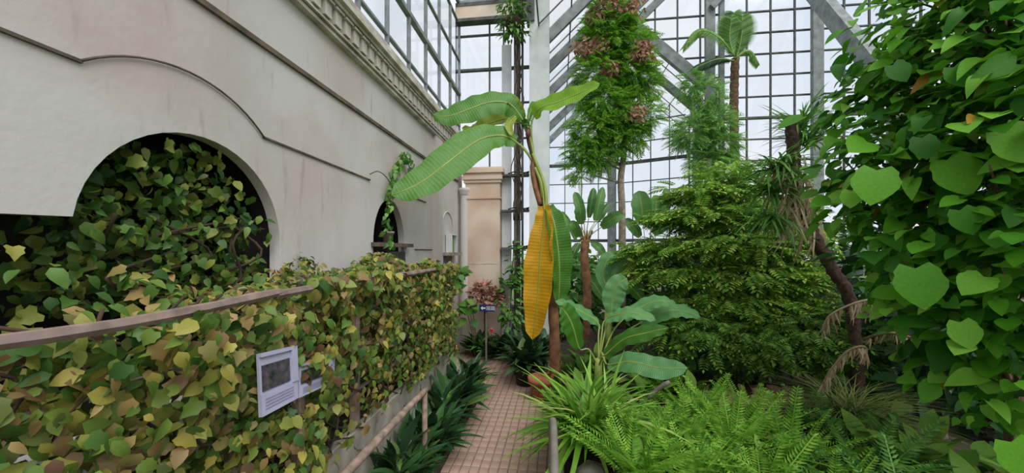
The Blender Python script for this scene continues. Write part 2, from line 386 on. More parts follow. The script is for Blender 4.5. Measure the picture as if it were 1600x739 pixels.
def ribbon(spine, width, up, fold=0.2, across=6, n=26, wav=0.012, wf=9, base=0.15, tipw=0.0, curl=0.0, seed=0, peak=None):
    """A long leaf along a curve with a midrib fold and a wavy edge; returns an MB with uv."""
    sp = bez(spine, n); rng = random.Random(seed); ph = rng.uniform(0, 6); mb = MB(); uv = []
    up = Vector(up); L = 0
    for i, p in enumerate(sp):
        t = i/(n-1)
        T = (sp[min(i+1, n-1)] - sp[max(i-1, 0)]).normalized()
        S = T.cross(up).normalized(); N = S.cross(T)
        q = t if peak is None else t**(math.log(.5)/math.log(peak))
        w = width * max(0.0, (math.sin(math.pi*min(1, base*.3 + q*(1-base*.3)))))**0.46
        w = max(w, width*0.02) * (1 + .05*math.sin(wf*2.3*t+ph))
        for j in range(across+1):
            s = -1 + 2*j/across
            z = abs(s)*w*math.sin(fold) - curl*w*s*s + wav*abs(s)*math.sin(wf*6.28*t + ph + (1.3 if s > 0 else 0))
            pos = p + S*s*w*math.cos(fold) + N*z
            mb.v.append(tuple(pos)); uv.append((s, t))
    for i in range(n-1):
        for j in range(across):
            a = i*(across+1)+j; mb.f.append((a, a+1, a+across+2, a+across+1))
    mb.uv = uv
    return mb, sp
def midrib(spine, r, n=16):
    sp = bez(spine, n); return MB().tube(sp, [r*(1-.75*i/(n-1)) for i in range(n)], 6)
def add_leaf(parent, spine, width, up, m, petiole=None, ribr=0.011, name='leaf', mstalk=None, **k):
    mb, sp = ribbon(spine, width, up, **k)
    o = mb.build(name, m, parent, True)
    full = ([Vector(q) for q in petiole] if petiole else []) + [Vector(q) for q in spine]
    midrib(full, ribr, 20).build('midrib', mstalk or M_STALK, o, True)
    return o

# ------------------------------------------------------------------ glazing
def clip_poly(poly, planes):            # planes: (a, b, c) keep a*u + b*v + c >= 0
    for a, b, c in planes:
        out = []
        for i in range(len(poly)):
            p = poly[i]; q = poly[(i+1) % len(poly)]
            dp = a*p[0]+b*p[1]+c; dq = a*q[0]+b*q[1]+c
            if dp >= 0: out.append(p)
            if (dp >= 0) != (dq >= 0):
                t = dp/(dp-dq); out.append((p[0]+(q[0]-p[0])*t, p[1]+(q[1]-p[1])*t))
        poly = out
        if len(poly) < 3: return []
    return poly
def glazing(name, O, u, v, us, vs, planes=(), regions=None, bar=0.03, depth=0.05, thickv=(), thicku=(), thick=0.09, mbar=None):
    """A glazed wall: O origin, u across, v up, us/vs bar positions. Each pane and each bar is a part."""
    mbar = mbar or M_STEELD
    O = Vector(O); u = Vector(u).normalized(); v = Vector(v).normalized(); w = u.cross(v)
    root = bpy.data.objects.new(name, None); COL.objects.link(root); root.location = O; struct(root)
    Mx = Matrix(((u.x, v.x, w.x, O.x), (u.y, v.y, w.y, O.y), (u.z, v.z, w.z, O.z), (0, 0, 0, 1)))
    shared = {}
    regs = regions or [planes]
    def slab(poly, t, key, nm, m):
        cx = sum(p[0] for p in poly)/len(poly); cy = sum(p[1] for p in poly)/len(poly)
        if key not in shared:
            n = len(poly); mb = MB()
            mb.v = [(p[0]-cx, p[1]-cy, -t/2) for p in poly] + [(p[0]-cx, p[1]-cy, t/2) for p in poly]
            mb.f = [tuple(range(n-1, -1, -1)), tuple(range(n, 2*n))] + [(i, (i+1) % n, n+(i+1) % n, n+i) for i in range(n)]
            shared[key] = mb.mesh(nm); shared[key].materials.append(m)
        link(nm, shared[key], None, root, Mx @ Matrix.Translation((cx, cy, 0)))
    for reg in regs:
        for i in range(len(us)-1):
            for j in range(len(vs)-1):
                a, b2, c, d = us[i], us[i+1], vs[j], vs[j+1]
                full = [(a, c), (b2, c), (b2, d), (a, d)]
                poly = clip_poly(full, reg)
                if len(poly) < 3: continue
                area = abs(sum(poly[k][0]*poly[(k+1) % len(poly)][1]-poly[(k+1) % len(poly)][0]*poly[k][1] for k in range(len(poly))))/2
                if area < 0.004: continue
                key = ('pane', round(b2-a, 3), round(d-c, 3)) if len(poly) == 4 and abs(area-(b2-a)*(d-c)) < 1e-5 else ('p', i, j, id(reg))
                slab(poly, 0.008, key, 'pane', M_GLASS)
        for i, a in enumerate(us):
            t = thick if i in thicku else bar
            poly = clip_poly([(a-t/2, vs[0]), (a+t/2, vs[0]), (a+t/2, vs[-1]), (a-t/2, vs[-1])], reg)
            if len(poly) >= 3: slab(poly, depth*(1.6 if i in thicku else 1), ('u', i, id(reg)), 'mullion', mbar)
        for j, c in enumerate(vs):
            t = thick if j in thickv else bar
            poly = clip_poly([(us[0], c-t/2), (us[-1], c-t/2), (us[-1], c+t/2), (us[0], c+t/2)], reg)
            if len(poly) >= 3: slab(poly, depth*(1.6 if j in thickv else 1)*.97, ('v', j, id(reg)), 'glazing_bar', mbar)
    return root
def steps(a, b, s): n = max(1, round((b-a)/s)); return [a+(b-a)*i/n for i in range(n+1)]

# ================================================================== THE SETTING
WX = -2.0                               # face of the plaster wall
# ---- outside ground, floor with pavers
struct(MB().box((-60, -40, -0.5), (70, 90, -0.3)).build('ground_outside', M_GRASS))
fl = struct(MB().box((-2.6, -1.0, -0.30), (11.5, 15.0, -0.012)).build('floor', M_MORTAR))
bw, bl, gap = 0.0885, 0.119, 0.009
near = []; far = MB()
cols = int(1.98 / bw); rows = int((7.45 - 2.2) / bl)
me_b = [MB().box((-bw/2+gap/2, -bl/2+gap/2, -0.05), (bw/2-gap/2, bl/2-gap/2, 0.0), 0.004).mesh('brick') for _ in range(1)]
me_b[0].materials.append(M_BRICK)
for j in range(rows):
    for i in range(cols):
        x = -1.96 + (i + .5) * bw; y = 2.2 + (j + .5) * bl
        dx, dy, dz = U(-.002, .002), U(-.003, .003), U(-.004, .002)
        if 3.05 < y < 5.25 and -1.22 < x < 0.02:
            link('brick', me_b[0], None, fl, Matrix.Translation((x+dx, y+dy, dz)) @ Matrix.Rotation(U(-.02, .02), 4, 'Z'))
        elif y > 5.2 or x < -1.2 or y < 3.06:
            far.box((x-bw/2+gap/2, y-bl/2+gap/2, -.05), (x+bw/2-gap/2, y+bl/2-gap/2, dz*.8), .004)
stuff(far.build('paving_bricks', M_BRICK, fl))

# ---- left plaster wall with two arched openings
def curve_plate(name, outer, holes, thick):
    cu = bpy.data.curves.new(name, 'CURVE'); cu.dimensions = '2D'; cu.fill_mode = 'BOTH'; cu.extrude = thick/2
    for loop in [outer] + holes:
        sp = cu.splines.new('POLY'); sp.points.add(len(loop)-1); sp.use_cyclic_u = True
        for p, q in zip(sp.points, loop): p.co = (q[0], q[1], 0, 1)
    ob = bpy.data.objects.new(name, cu); COL.objects.link(ob)
    dg = bpy.context.evaluated_depsgraph_get(); me = bpy.data.meshes.new_from_object(ob.evaluated_get(dg))
    bpy.data.objects.remove(ob); return me
A1 = (1.88, 2.07, 0.58); A2 = (4.24, 2.10, 0.41)
def arch_loop(c, z0, r, ry, zb, n=24):
    return [(c-r, zb)] + [(c - r*math.cos(math.pi*i/n), z0 + ry*math.sin(math.pi*i/n)) for i in range(n+1)] + [(c+r, zb)]
loop1 = [p for p in arch_loop(A1[0], A1[1], A1[2], A1[2], 1.2)][:]
loop1 = [(-.4, 1.2), (-.4, 2.10), (.5, 2.115)] + [p for p in loop1[1:-1] if p[1] > 2.13 or p[0] > A1[0]] + [loop1[-1]]
loop2 = arch_loop(A2[0], A2[1], A2[2], 0.52, 1.62)
doorl = [(6.26, 0.0), (6.26, 1.93), (6.86, 1.93), (6.86, 0.0)]
outer = [(-1.0, 0), (6.26, 0), (6.26, 1.93), (6.86, 1.93), (6.86, 0), (7.6, 0), (7.6, 4.36), (-1.0, 4.36)]
me = curve_plate('wall_left', outer, [loop1, loop2], 0.08)
co = np.zeros(len(me.vertices)*3); me.vertices.foreach_get('co', co); co = co.reshape(-1, 3)
new = np.c_[WX - 0.04 + co[:, 2], co[:, 0], co[:, 1]]; me.vertices.foreach_set('co', new.ravel()); me.update()
wall = struct(link('wall_left', me, M_PLASTER))
# string course broken by the arch moulding, brown moulding, pilaster strip, horizontal joints
def trim(name, mb, m, smooth=False): return struct(mb.build(name, m, None, smooth))
mb = MB(); mb.beam((WX+.004, -1, 2.80), (WX+.004, 1.33, 2.80), .02, .014)
trim('trim_1', mb, M_BROWNTRIM)
arc = [V(WX+.012, 1.80 - .74*math.cos(a), 2.235 + .74*math.sin(a)) for a in np.linspace(math.radians(50), math.radians(133), 18)]
trim('trim_2', MB().tube(arc, .006, 6), M_BROWNTRIM, True)
trim('trim_3', MB().beam((WX+.004, 2.30, 2.78), (WX+.004, 3.75, 2.765), .02, .012), M_BROWNTRIM)
trim('trim_4', MB().beam((WX+.004, 4.78, 2.755), (WX+.004, 5.45, 2.75), .02, .01), M_BROWNTRIM)
mb = MB(); mb.beam((WX+.008, -1, 3.405), (WX+.008, 7.25, 3.405), .03, .035)
trim('trim_5', mb, M_BROWNTRIM)
# dentilled cornice
cornice = MB()
for z0, z1, d in ((3.885, 3.915, .06), (3.925, 3.945, .085), (4.12, 4.155, .13), (4.155, 4.20, .17), (4.30, 4.36, .08)):
    cornice.box((WX-.02, -1, z0), (WX+d, 7.3, z1))
cornice.box((WX-.02, -1, 3.94), (WX+.045, 7.3, 4.13))
co_o = trim('trim_8', cornice, M_DENTIL)
dm = MB().box((0, -.045, -.075), (.055, .045, .06)); dm.box((.0, -.06, .05), (.075, .06, .072)); dme = dm.mesh('dentil'); dme.materials.append(M_DENTIL)
for k in range(46):
    link('dentil', dme, None, co_o, Matrix.Translation((WX+.045, .55 + .146*k, 4.035)))
# pilaster strip between wall bays and ledges
trim('trim_9', MB().box((WX-.02, 5.78, 0), (WX+.05, 6.16, 3.885)).box((WX-.02, 5.76, 3.38), (WX+.075, 6.18, 3.46)), M_PLASTER)
trim('trim_10', MB().box((WX-.05, 6.14, 1.93), (WX+.16, 7.0, 1.985)), M_CONC)
trim('trim_11', MB().box((WX-.02, 3.78, 2.055), (WX+.10, 4.72, 2.10)), M_BROWNTRIM)
arc = [V(WX+.006, 6.56 - .34*math.cos(a), 2.38 + .34*math.sin(a)) for a in np.linspace(0, math.pi, 20)]
arc = [V(WX+.006, 6.22, 2.0)] + arc + [V(WX+.006, 6.90, 2.0)]
trim('trim_12', MB().tube(arc, .014, 6), M_PLASTER, True)
trim('trim_13', MB().beam((WX+.006, 5.0, 2.03), (WX+.006, 5.72, 2.03), .014, .014), M_BROWNTRIM)
# alcoves behind the openings
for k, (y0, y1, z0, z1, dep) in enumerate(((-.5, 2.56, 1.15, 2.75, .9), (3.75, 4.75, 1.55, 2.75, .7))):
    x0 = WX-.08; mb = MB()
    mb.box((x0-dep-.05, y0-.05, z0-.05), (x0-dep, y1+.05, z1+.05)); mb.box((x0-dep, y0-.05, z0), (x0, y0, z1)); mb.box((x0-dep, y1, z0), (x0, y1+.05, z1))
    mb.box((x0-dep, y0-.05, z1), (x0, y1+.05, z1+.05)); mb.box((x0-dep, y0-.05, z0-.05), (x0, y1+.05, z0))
    trim('wall_alcove_%d' % (k+1), mb, M_SHADE_TIMBER)  # shade of jambs and recess painted in with the dark colour
# door passage
mb = MB(); mb.box((WX-1.4, 6.2, 0), (WX-.08, 6.26, 2.0)); mb.box((WX-1.4, 6.86, 0), (WX-.08, 6.92, 2.0)); mb.box((WX-1.4, 6.2, 1.93), (WX-.08, 6.92, 2.0)); mb.box((WX-1.45, 6.2, 0), (WX-1.4, 6.92, 2.0))
trim('wall_passage', mb, M_PLASTER)
d = struct(MB().box((WX-.26, 6.27, 0.0), (WX-.21, 6.85, 1.92)).build('door_1', M_STEEL))
for z in (.2, 1.08): MB().box((WX-.215, 6.36, z), (WX-.20, 6.76, z+.68)).build('door_panel', M_STEELD, d)
MB().tube([(WX-.2, 6.80, 1.0), (WX-.15, 6.80, 1.0), (WX-.15, 6.72, 1.0)], .012).build('door_handle', M_PIPE, d, True)

# ---- stone pier at the end of the wall
PY = 7.25
xl, xr = P(727, 400, PY).x, P(781, 400, PY).x
ztop = P(750, 262, PY).z
pier = MB(); pier.box((xl, PY, 0), (xr, PY+.45, ztop-.3)); pier.box((xl+.02, PY-.012, 0), (xr-.02, PY, 0.35))
pier_o = tag(pier.build('stone_pier', M_STONEPINK), 'pinkish stone pier with moulded cap at the end of the plaster wall', 'pier')
capb = MB(); z = ztop
for dz0, dz1, d in ((-.62, -.58, .02), (-.30, -.24, .03), (-.24, -.17, .055), (-.17, -.11, .04), (-.11, -.03, .08), (-.03, 0, .06)):
    capb.box((xl-d, PY-d, z+dz0), (xr+d, PY+.45, z+dz1))
capb.build('pier_cap', M_STONEPINK, pier_o)
for z0 in (.9, 1.75): MB().box((xl-.003, PY-.003, z0), (xr+.003, PY+.4, z0+.008)).build('joint', M_DENTIL, pier_o)
# half-round column beside the pier
hx = max(P(717, 400, 7.15).x, -1.865); hz = P(717, 296, 7.15).z
hc = MB().lathe([(.11, 0), (.11, .1), (.09, .14), (.085, hz-.1)], (hx, 7.3, 0), 20).build('engaged_column', M_PLASTER, pier_o, True)
hc['label'] = 'slim plaster half column'
MB().lathe([(.085, hz-.1), (.1, hz-.09), (.1, hz-.06), (.115, hz-.03), (.125, hz), (.125, hz+.04), (0, hz+.04)], (hx, 7.3, 0), 20).build('capital', M_PLASTER, hc, True)

# ---- clerestory on the wall, end glazing, big column, beams
glazing('window_1', (WX-.02, -1.0, 4.36), (0, 1, 0), (0, 0, 1), steps(0, 8.45, .672), [0, .22, .87, 1.56, 2.3], bar=.028, depth=.05, thickv=(0, 2,), thick=.06, mbar=M_STEEL)
EY = 7.5
ex = [P(x, 300, EY).x for x in (713, 765, 787, 812, 840)]
ez = [0.9] + [P(760, y, EY).z for y in (440, 388, 330, 275, 218, 163, 109, 55, 30)] + [7.05]
glazing('window_2', (0, EY, 0), (1, 0, 0), (0, 0, 1), ex, ez, regions=[[(1, 0, -(xr+.0)), (0, -1, ztop)], [(0, 1, -ztop)]], bar=.03, depth=.05, thickv=(1, 2, 3, 4, 7), thick=.045)
struct(MB().box((xr, EY-.06, -.02), (-.2, EY+.06, .9)).build('wall_back', M_CONC))
cx0, cx1 = P(827, 300, 7.0).x, P(858, 300, 7.0).x
colm = tag(MB().box((cx0, 7.0, -.02), (cx1, 7.36, 9.6), .01).build('support_column', M_COLUMN), 'tall square grey column behind the banana plant crown', 'column')
MB().box((cx0-.05, 6.96, P(840, 33, 7.0).z), (cx0+.1, 7.2, 9.3)).build('bracket', M_STEELD, colm)
bx = MB().box((WX-.05, 7.28, P(760, 27, 7.3).z), (cx0-.0, 7.44, P(760, 8, 7.3).z))
tag(bx.build('tie_beam', M_STONEPINK), 'pale deep crossbeam high between the side glazing and grey column', 'beam')
MB().box((WX-.05, 7.27, P(760, 8, 7.3).z), (cx0, 7.45, P(760, 8, 7.3).z+.07)).build('top_flange', M_STEELD, bpy.data.objects['tie_beam'])
MB().box((WX-.05, 7.27, P(760, 27, 7.3).z-.06), (cx0, 7.45, P(760, 27, 7.3).z)).build('bottom_flange', M_STEELD, bpy.data.objects['tie_beam'])
# white painted boards beside the pier
wb1 = tag(MB().box((P(784, 300, 7.4).x, 7.40, .02), (P(799, 300, 7.4).x, 7.44, P(790, 70, 7.4).z)).build('white_upright', M_WHITE), 'white painted upright board just right of the stone pier', 'board')
wb2 = tag(MB().box((P(803, 300, 7.42).x, 7.41, .02), (P(812, 300, 7.42).x, 7.45, 6.4)).build('grey_upright', M_CONC), 'narrow grey upright between white board and column', 'board')
for k, (py, nm) in enumerate(((275, 'highest'), (330, 'second highest'), (388, 'third highest'), (440, 'lowest'))):
    a = P(783, py, 7.3); b = P(826, py, 7.3)
    t = tag(MB().box((a.x, 7.22, a.z-.02), (b.x, 7.38, a.z+.02), .005).build('ledge', M_STEELD), 'dark metal ledge between pier and column, %s of four' % nm, 'ledge', 'ledges between pier and column')
    for q in (.15, .45): MB().tube([(a.x+q, 7.24, a.z+.03), (a.x+q+.12, 7.2, a.z+.055), (b.x, 7.22, a.z+.03)], .012, 6).build('cable', M_TWIG, t, True)
# dark vertical pipes with dried creeper beside the column
pp = thing('drain_pipe', 'dark pipe wrapped in dried creeper on the left of the grey column', 'pipe', ((P(816, 400, 7.1).x-.05), 7.1, 0))
for dx in (-.04, .05): MB().tube([((P(816, 400, 7.1).x-.05)+dx, 7.15, 0), ((P(816, 400, 7.1).x-.05)+dx, 7.15, 7.4)], .022, 8).build('pipe', M_STEELD, pp, True)
for k in range(7):
    x0 = (P(816, 400, 7.1).x-.05) + U(-.1, .03); pts = [V(x0+U(-.07, .07), 7.1+U(-.05, .03), 2.6+4.6*i/14) for i in range(15)]
    MB().tube(bez(pts, 40), .009, 5).build('dry_stem', M_TWIG, pp, True)

# ---- left roof slope, transept gable, far walls
SL = .94; RIDX, RIDZ = 2.14, 8.6
EAX = -.36; EAZ = RIDZ - SL*(RIDX-EAX)
slope_u = V(1, 0, SL).normalized()
Lr = (V(4.6, 0, RIDZ+SL*(4.6-RIDX)) - V(EAX, 0, EAZ)).length
Lr2 = (V(RIDX, 0, RIDZ) - V(EAX, 0, EAZ)).length
glazing('window_3', (EAX, 5.6, EAZ), (0, 1, 0), slope_u, steps(0, 5.4, .675), steps(0, Lr, .85), bar=.022, depth=.02)
glazing('window_4', (EAX, 11.0, EAZ), (0, 1, 0), slope_u, steps(0, 3.0, .75), steps(0, Lr2, .85), bar=.022, depth=.02)
ssd = V(1, 0, -SL).normalized(); Lr3 = (V(4.35, 0, RIDZ-SL*(4.35-RIDX)) - V(RIDX, 0, RIDZ)).length
glazing('window_5', (RIDX, 11.0, RIDZ), (0, 1, 0), ssd, steps(0, 3.0, .75), steps(0, Lr3, .8), bar=.022, depth=.02)
raf = 0
for y in (7.45, 8.65, 9.98, 11.0, 12.6, 14.0):
    far_x = 4.6 if y < 11.1 else RIDX
    mbr = MB().beam((EAX-.1, y, EAZ-.1-.12), (far_x, y, RIDZ+SL*(far_x-RIDX)-.12), .09, .2)
    w = ('nearest the grey column', 'second from the grey column', 'third from the grey column', 'at the mouth of the glass gable', 'inside the glass gable', 'against the far glass end')[raf]
    tag(mbr.build('rafter', M_STEEL), 'grey steel rafter rising right, ' + w, 'rafter', 'rafters of the left roof slope'); raf += 1
for y, nm, wd in ((11.0, 'broad grey steel rafter descending right across the far glass wall', .30), (12.3, 'thinner grey rafter descending right below the broad rafter', .2)):
    tag(MB().beam((RIDX, y, RIDZ-.1), (4.36, y, RIDZ-SL*(4.36-RIDX)-.1), .16, wd).build('rafter', M_STEEL), nm, 'rafter', 'rafters of the gable')
tag(MB().box((EAX-.1, 7.2, EAZ-.35), (EAX+.06, 14.1, EAZ-.1)).build('eave_beam', M_STEEL), 'grey eave beam running back from the tall column', 'beam')
tag(MB().box((4.28, 11.0, RIDZ-SL*(4.36-RIDX)-.3), (4.42, 13.1, RIDZ-SL*(4.36-RIDX)-.1)).build('eave_beam', M_STEEL), 'grey eave beam at the right foot of the glass gable', 'beam')
# end wall of the gable (straight bay and canted bay) and its side
glazing('window_6', (EAX, 14.0, 0), (1, 0, 0), (0, 0, 1), steps(0, 2.45, .62), steps(.3, 8.7, .70), planes=[(SL, -1, EAZ)], bar=.03, depth=.05, thickv=(3, 7), thick=.11)
cu = V(4.35-2.1, 13.05-14.0, 0)
glazing('window_7', (2.1, 14.0, 0), cu, (0, 0, 1), steps(0, cu.length, .60), steps(.3, 8.7, .70), planes=[(-SL*.92, -1, RIDZ+.02)], bar=.03, depth=.05, thickv=(3, 7), thick=.11)
glazing('window_8', (4.35, 13.05, 0), (0, -1, 0), (0, 0, 1), steps(0, 2.05, .68), steps(.3, 6.3, .70), bar=.03, depth=.05)
for (px, Y, z1, w, nm) in ((955, 13.8, 8.3, .26, 'grey steel post at the bend of the far glass end wall'), (1090, 11.05, 6.3, .22, 'grey steel post under the right foot of the gable')):
    x = P(px, 300, Y).x; tag(MB().box((x-w/2, Y-.12, -.02), (x+w/2, Y+.08, z1)).build('steel_post', M_STEEL), nm, 'post')
# tall far wall
us = steps(0, 9.2, .61); vs = steps(.4, 11.0, .575)
glazing('window_9', (RIDX, 11.05, 0), (1, 0, 0), (0, 0, 1), us, vs,
        regions=[[(SL, -1, RIDZ-.05), (SL, 1, -RIDZ), (-1, 0, 4.36-RIDX)], [(1, 0, -(4.36-RIDX)), (SL, -1, RIDZ-.05)]], bar=.034, depth=.06, thickv=(9,), thick=.06)
for (px, w, nm) in ((1108, .24, 'tall grey post of the far glass wall left of the palm'), (1126, .12, 'slim mossy post beside the tall grey post'), (1275, .26, 'tall grey post of the far glass wall right of the palm')):
    x = P(px, 200, 10.95).x; tag(MB().box((x-w/2, 10.84, -.02), (x+w/2, 10.97, 10.6)).build('steel_post', M_STEEL), nm, 'post')
a, b = P(1262, -25, 10.6), P(1400, 145, 8.0)
tag(MB().box((b.x-.1, b.y-.1, .2), (b.x+.1, b.y+.1, b.z)).build('steel_post', M_STEEL), 'grey steel post hidden behind the heart-leaved tree', 'post')
tag(MB().beam(a, b, .22, .34).build('roof_brace', M_STEEL), 'grey diagonal brace at the top right above the leafy tree', 'brace')
a, b = P(1112, 12, 10.8), P(1150, -30, 10.8)
tag(MB().beam(a, b, .12, .16).build('roof_brace', M_STEEL), 'short grey brace at the top of the tall far post', 'brace')
# right wall and roof of the tall hall
glazing('window_10', (11.34, 11.0, 0), (0, -1, 0), (0, 0, 1), steps(0, 12, 1.2), steps(.4, 10.8, 1.15), bar=.05, depth=.07)
struct(MB().box((4.36, 10.98, -.1), (11.4, 11.12, .4)).box((11.28, -1, -.1), (11.42, 11.1, .4)).box((EAX, 13.95, -.1), (2.1, 14.1, .3)).build('wall_plinth', M_CONC))
glazing('window_11', (4.6, -1, 10.85), (0, 1, 0), (1, 0, 0.02), steps(0, 12.1, 2.0), steps(0, 6.75, 1.35), bar=.07, depth=.1, mbar=M_STEEL)
glazing('window_12', (WX, -1, 7.06), (0, 1, 0), (1, 0, 0.02), steps(0, 8.4, 1.4), [0, .8, 1.62], bar=.06, depth=.1, mbar=M_STEEL)

# ---- planting bed on the right, soil strip and planter on the left
def bed_h(x, y):
    e = min(1.0, max(0.0, (x-.02)/.5)) if y < 6.4 else min(1, max(0, (x+.15)/.6))
    return .10 + e*(.22 + .07*math.sin(1.7*x+.8*y) + .05*math.sin(3.1*y-2*x))
nx, ny = 60, 64; mb = MB()
for j in range(ny):
    for i in range(nx):
        x = 0.02 + 9.6*(i/(nx-1))**1.3; y = .6 + 10.2*j/(ny-1)
        mb.v.append((x, y, bed_h(x, y) + U(-.012, .012)))
for j in range(ny-1):
    for i in range(nx-1):
        a = j*nx+i; mb.f.append((a, a+1, a+nx+1, a+nx))
k0 = len(mb.v)
for j in range(ny):
    x, y, _ = mb.v[j*nx]; mb.v.append((x, y, -.02))
for j in range(ny-1): mb.f.append((j*nx, (j+1)*nx, k0+j+1, k0+j))
struct(mb.build('ground_bed', M_SOIL, None, True))
struct(MB().box((-1.42, .4, -.02), (-1.06, 5.3, .09)).build('ground_soil_strip', M_SOIL))
pl = thing('concrete_planter', 'long grey concrete planter carrying the vine screen along the wall', 'planter', (-1.7, 2.5, 0))
MB().box((-1.48, .2, -.02), (-1.41, 4.72, .74), .008).build('planter_front', M_CONC, pl)
MB().box((-1.99, 4.65, -.02), (-1.48, 4.72, .74), .008).build('planter_end', M_CONC, pl)
stuff(MB().box((-1.99, .2, 0), (-1.48, 4.65, .68)).build('planter_soil', M_SOIL, pl))

# ================================================================== TRELLIS AND VINES ON THE LEFT
TX = -1.45
tr = thing('vine_trellis', 'weathered timber screen in front of the plaster wall, covered with yellowing vine', 'trellis', (TX, 2.5, .74))
RZ = 1.795
for a, b in ((.3, 1.62), (1.60, 3.1), (3.08, 4.66)):
    MB().tube(bez([(TX+.13, a, RZ+U(-.015, .01)), (TX+.14+U(-.02, .02), (a+b)/2, RZ+U(-.02, .02)), (TX+.13, b, RZ+U(-.01, .015))], 9), [.021+U(-.003, .003) for _ in range(9)], 6).build('top_rail', M_WOODP, tr)
for y in (.5, 1.5, 2.5, 3.5, 4.6): MB().box((TX-.02, y-.025, .74), (TX+.03, y+.025, RZ-.02)).build('post', M_WOODP, tr)
for z in (1.0, 1.3, 1.55): MB().beam((TX, .3, z), (TX, 4.62, z), .02, .02).build('slat', M_WOODP, tr)
LOBE = [tpl_lobed(.3, .5), tpl_leaf(.3, 4, .3, .4), tpl_leaf(.36, 4, .2, .3), tpl_leaf(.26, 4, .4, .55)]
vine = thing('climbing_vine', 'yellow green vine covering the timber screen and spilling over its top rail', 'vine', (TX, 2.5, .7))
pl_ = []
def vine_leaf(p, s, out=(1, -.35, .35), spread=.7):
    n = (Vector(out) + V(U(-1, 1), U(-1, 1), U(-1, 1))*spread*1.15).normalized()
    d = V(U(-.6, .6), U(-.9, .9), -1+U(-.2, .9)); d = d - n*d.dot(n)
    if d.length < .05: d = V(0, 1, -.3)
    pl_.append((int(U(0, 3.99)), frame(p, d, n, s)))
for _ in range(8000):                    # screen face
    y = .45 + 4.2*U(0, 1)**1.15; z = .74 + 1.03*U(0, 1)**.9
    bulge = .05*math.sin(3*y+2*z) + .06*math.sin(7*y-4*z) + .04*math.sin(13*y+11*z)
    lowcut = (1.02 - .25*math.sin(2.1*y+.5) if y < 3.2 else .80) if y > 1.9 else .8
    if z < lowcut and U(0, 1) < .75: continue
    vine_leaf((TX + .03 + bulge + U(-.06, .12), y, z), U(.03, .078))
for _ in range(1200):                     # interior shade layer
    vine_leaf((TX - U(.05, .4), .4 + 4.25*U(0, 1), U(.75, 1.8)), U(.07, .11), (.6, -.2, .8))
for _ in range(4200):                    # heap between rail and wall
    y = .55 + 4.1*U(0, 1); x = U(-1.97, TX+.1)
    if y < 1.45 and U(0, 1) < .93: continue
    if y < 2.6 and U(0, 1) < .45: continue
    top = 1.84 + .10*math.sin(2.3*y)+.06*math.sin(5*y+9*x) + (.12 if y < 2.7 else 0)*max(0, -(x+1.55)/.4)
    vine_leaf((x, y, top - abs(U(0, .12))), U(.04, .08), (.3, -.25, 1), .6)
for _ in range(420):                     # leaves over the rail
    y = 1.55 + 3.1*U(0, 1)
    if math.sin(3.1*y+.6) + .5*math.sin(7*y) < .1: continue
    vine_leaf((TX+.14+U(-.05, .06), y, RZ+U(-.06, .07)), U(.045, .085), (.8, -.35, .6))
foliage(vine, 'leaf', 'leaf_mass', LOBE, pl_, M_VINE, 300)
for k in range(26):                      # stems
    y = .5 + 4.1*U(0, 1); pts = [V(TX+.02+U(-.04, .05), y+U(-.25, .25), .72 + 1.1*i/6) for i in range(7)]
    MB().tube(bez(pts, 22), .006, 5).build('stem', M_TWIG, vine, True)

pl_ = []
av = thing('arch_vine', 'dark green vine filling and spilling from the large arched opening', 'vine', (WX-.2, 1.88, 1.6))
for _ in range(1500):
    r = math.sqrt(U(0, 1)); a = U(0, math.pi); y = A1[0] - .57*r*math.cos(a); z = A1[1] - .35 + (.93*r*math.sin(a))
    if math.hypot(y-A1[0], max(0, z-A1[1])) > .565: continue
    if z > A1[1]+.15 and U(0, 1) < .35: continue
    vine_leaf((WX - .02 - abs(U(0, .42)), y, z), U(.035, .08), (1, -.3, .2), .9)
for _ in range(230):                     # ragged growth to the left of the arch
    y = U(.3, 1.6); z = 1.55 + U(0, .55)
    vine_leaf((WX - .1 - U(0, .6), y, z), U(.04, .08), (1, -.3, .4), .9)
foliage(av, 'leaf', 'leaf_mass', LOBE, pl_, M_VINEG, 300)
for k in range(8):
    pts = [V(WX-.1+U(-.1, .1), A1[0]+U(-.5, .5), 1.3 + .9*i/5 + U(-.05, .05)) for i in range(6)]
    MB().tube(bez(pts, 20), .008, 5).build('stem', M_TWIG, av, True)

pl_ = []
nv = thing('slender_creeper', 'slender green creeper climbing the wall through the small arch', 'vine', (WX+.06, 4.2, 2.1))
path = [PX(606, 395, WX+.08), PX(603, 350, WX+.08), PX(606, 310, WX+.06), PX(612, 280, WX+.06), PX(622, 258, WX+.05), PX(632, 243, WX+.05), PX(640, 262, WX+.05)]
spn = bez(path, 40); MB().tube(spn, .006, 5).build('stem', M_TWIG, nv, True)
MB().tube(bez([PX(616, 300, WX+.06), PX(606, 280, WX+.07), PX(592, 268, WX+.08), PX(578, 272, WX+.1)], 16), .005, 5).build('stem', M_TWIG, nv, True)
for q in spn[2:]:
    for _ in range(3): vine_leaf((q.x+U(0, .05), q.y+U(-.07, .07), q.z+U(-.06, .06)), U(.05, .085), (1, -.4, .2), .6)
foliage(nv, 'leaf', 'leaf_mass', LOBE, pl_, M_MIDLEAF, 300)
# small pot standing on the sill of the small arch
pt = PX(604, 382, WX+.03)
sp_ = tag(MB().lathe([(0, 0), (.05, 0), (.068, .11), (.075, .11), (.075, .135), (.06, .135), (.055, .1), (0, .1)], (WX+.02, pt.y+.05, 2.10), 16).build('small_pot', M_CONC, None, True), 'small pale pot on the sill of the small arch', 'pot')
tag(MB().box((WX-.05, 4.02, 1.66), (WX+.08, 4.5, 2.0), .01).build('timber_block', M_SHADE_TIMBER), 'dark weathered timber block under the sill of the small arch', 'block')

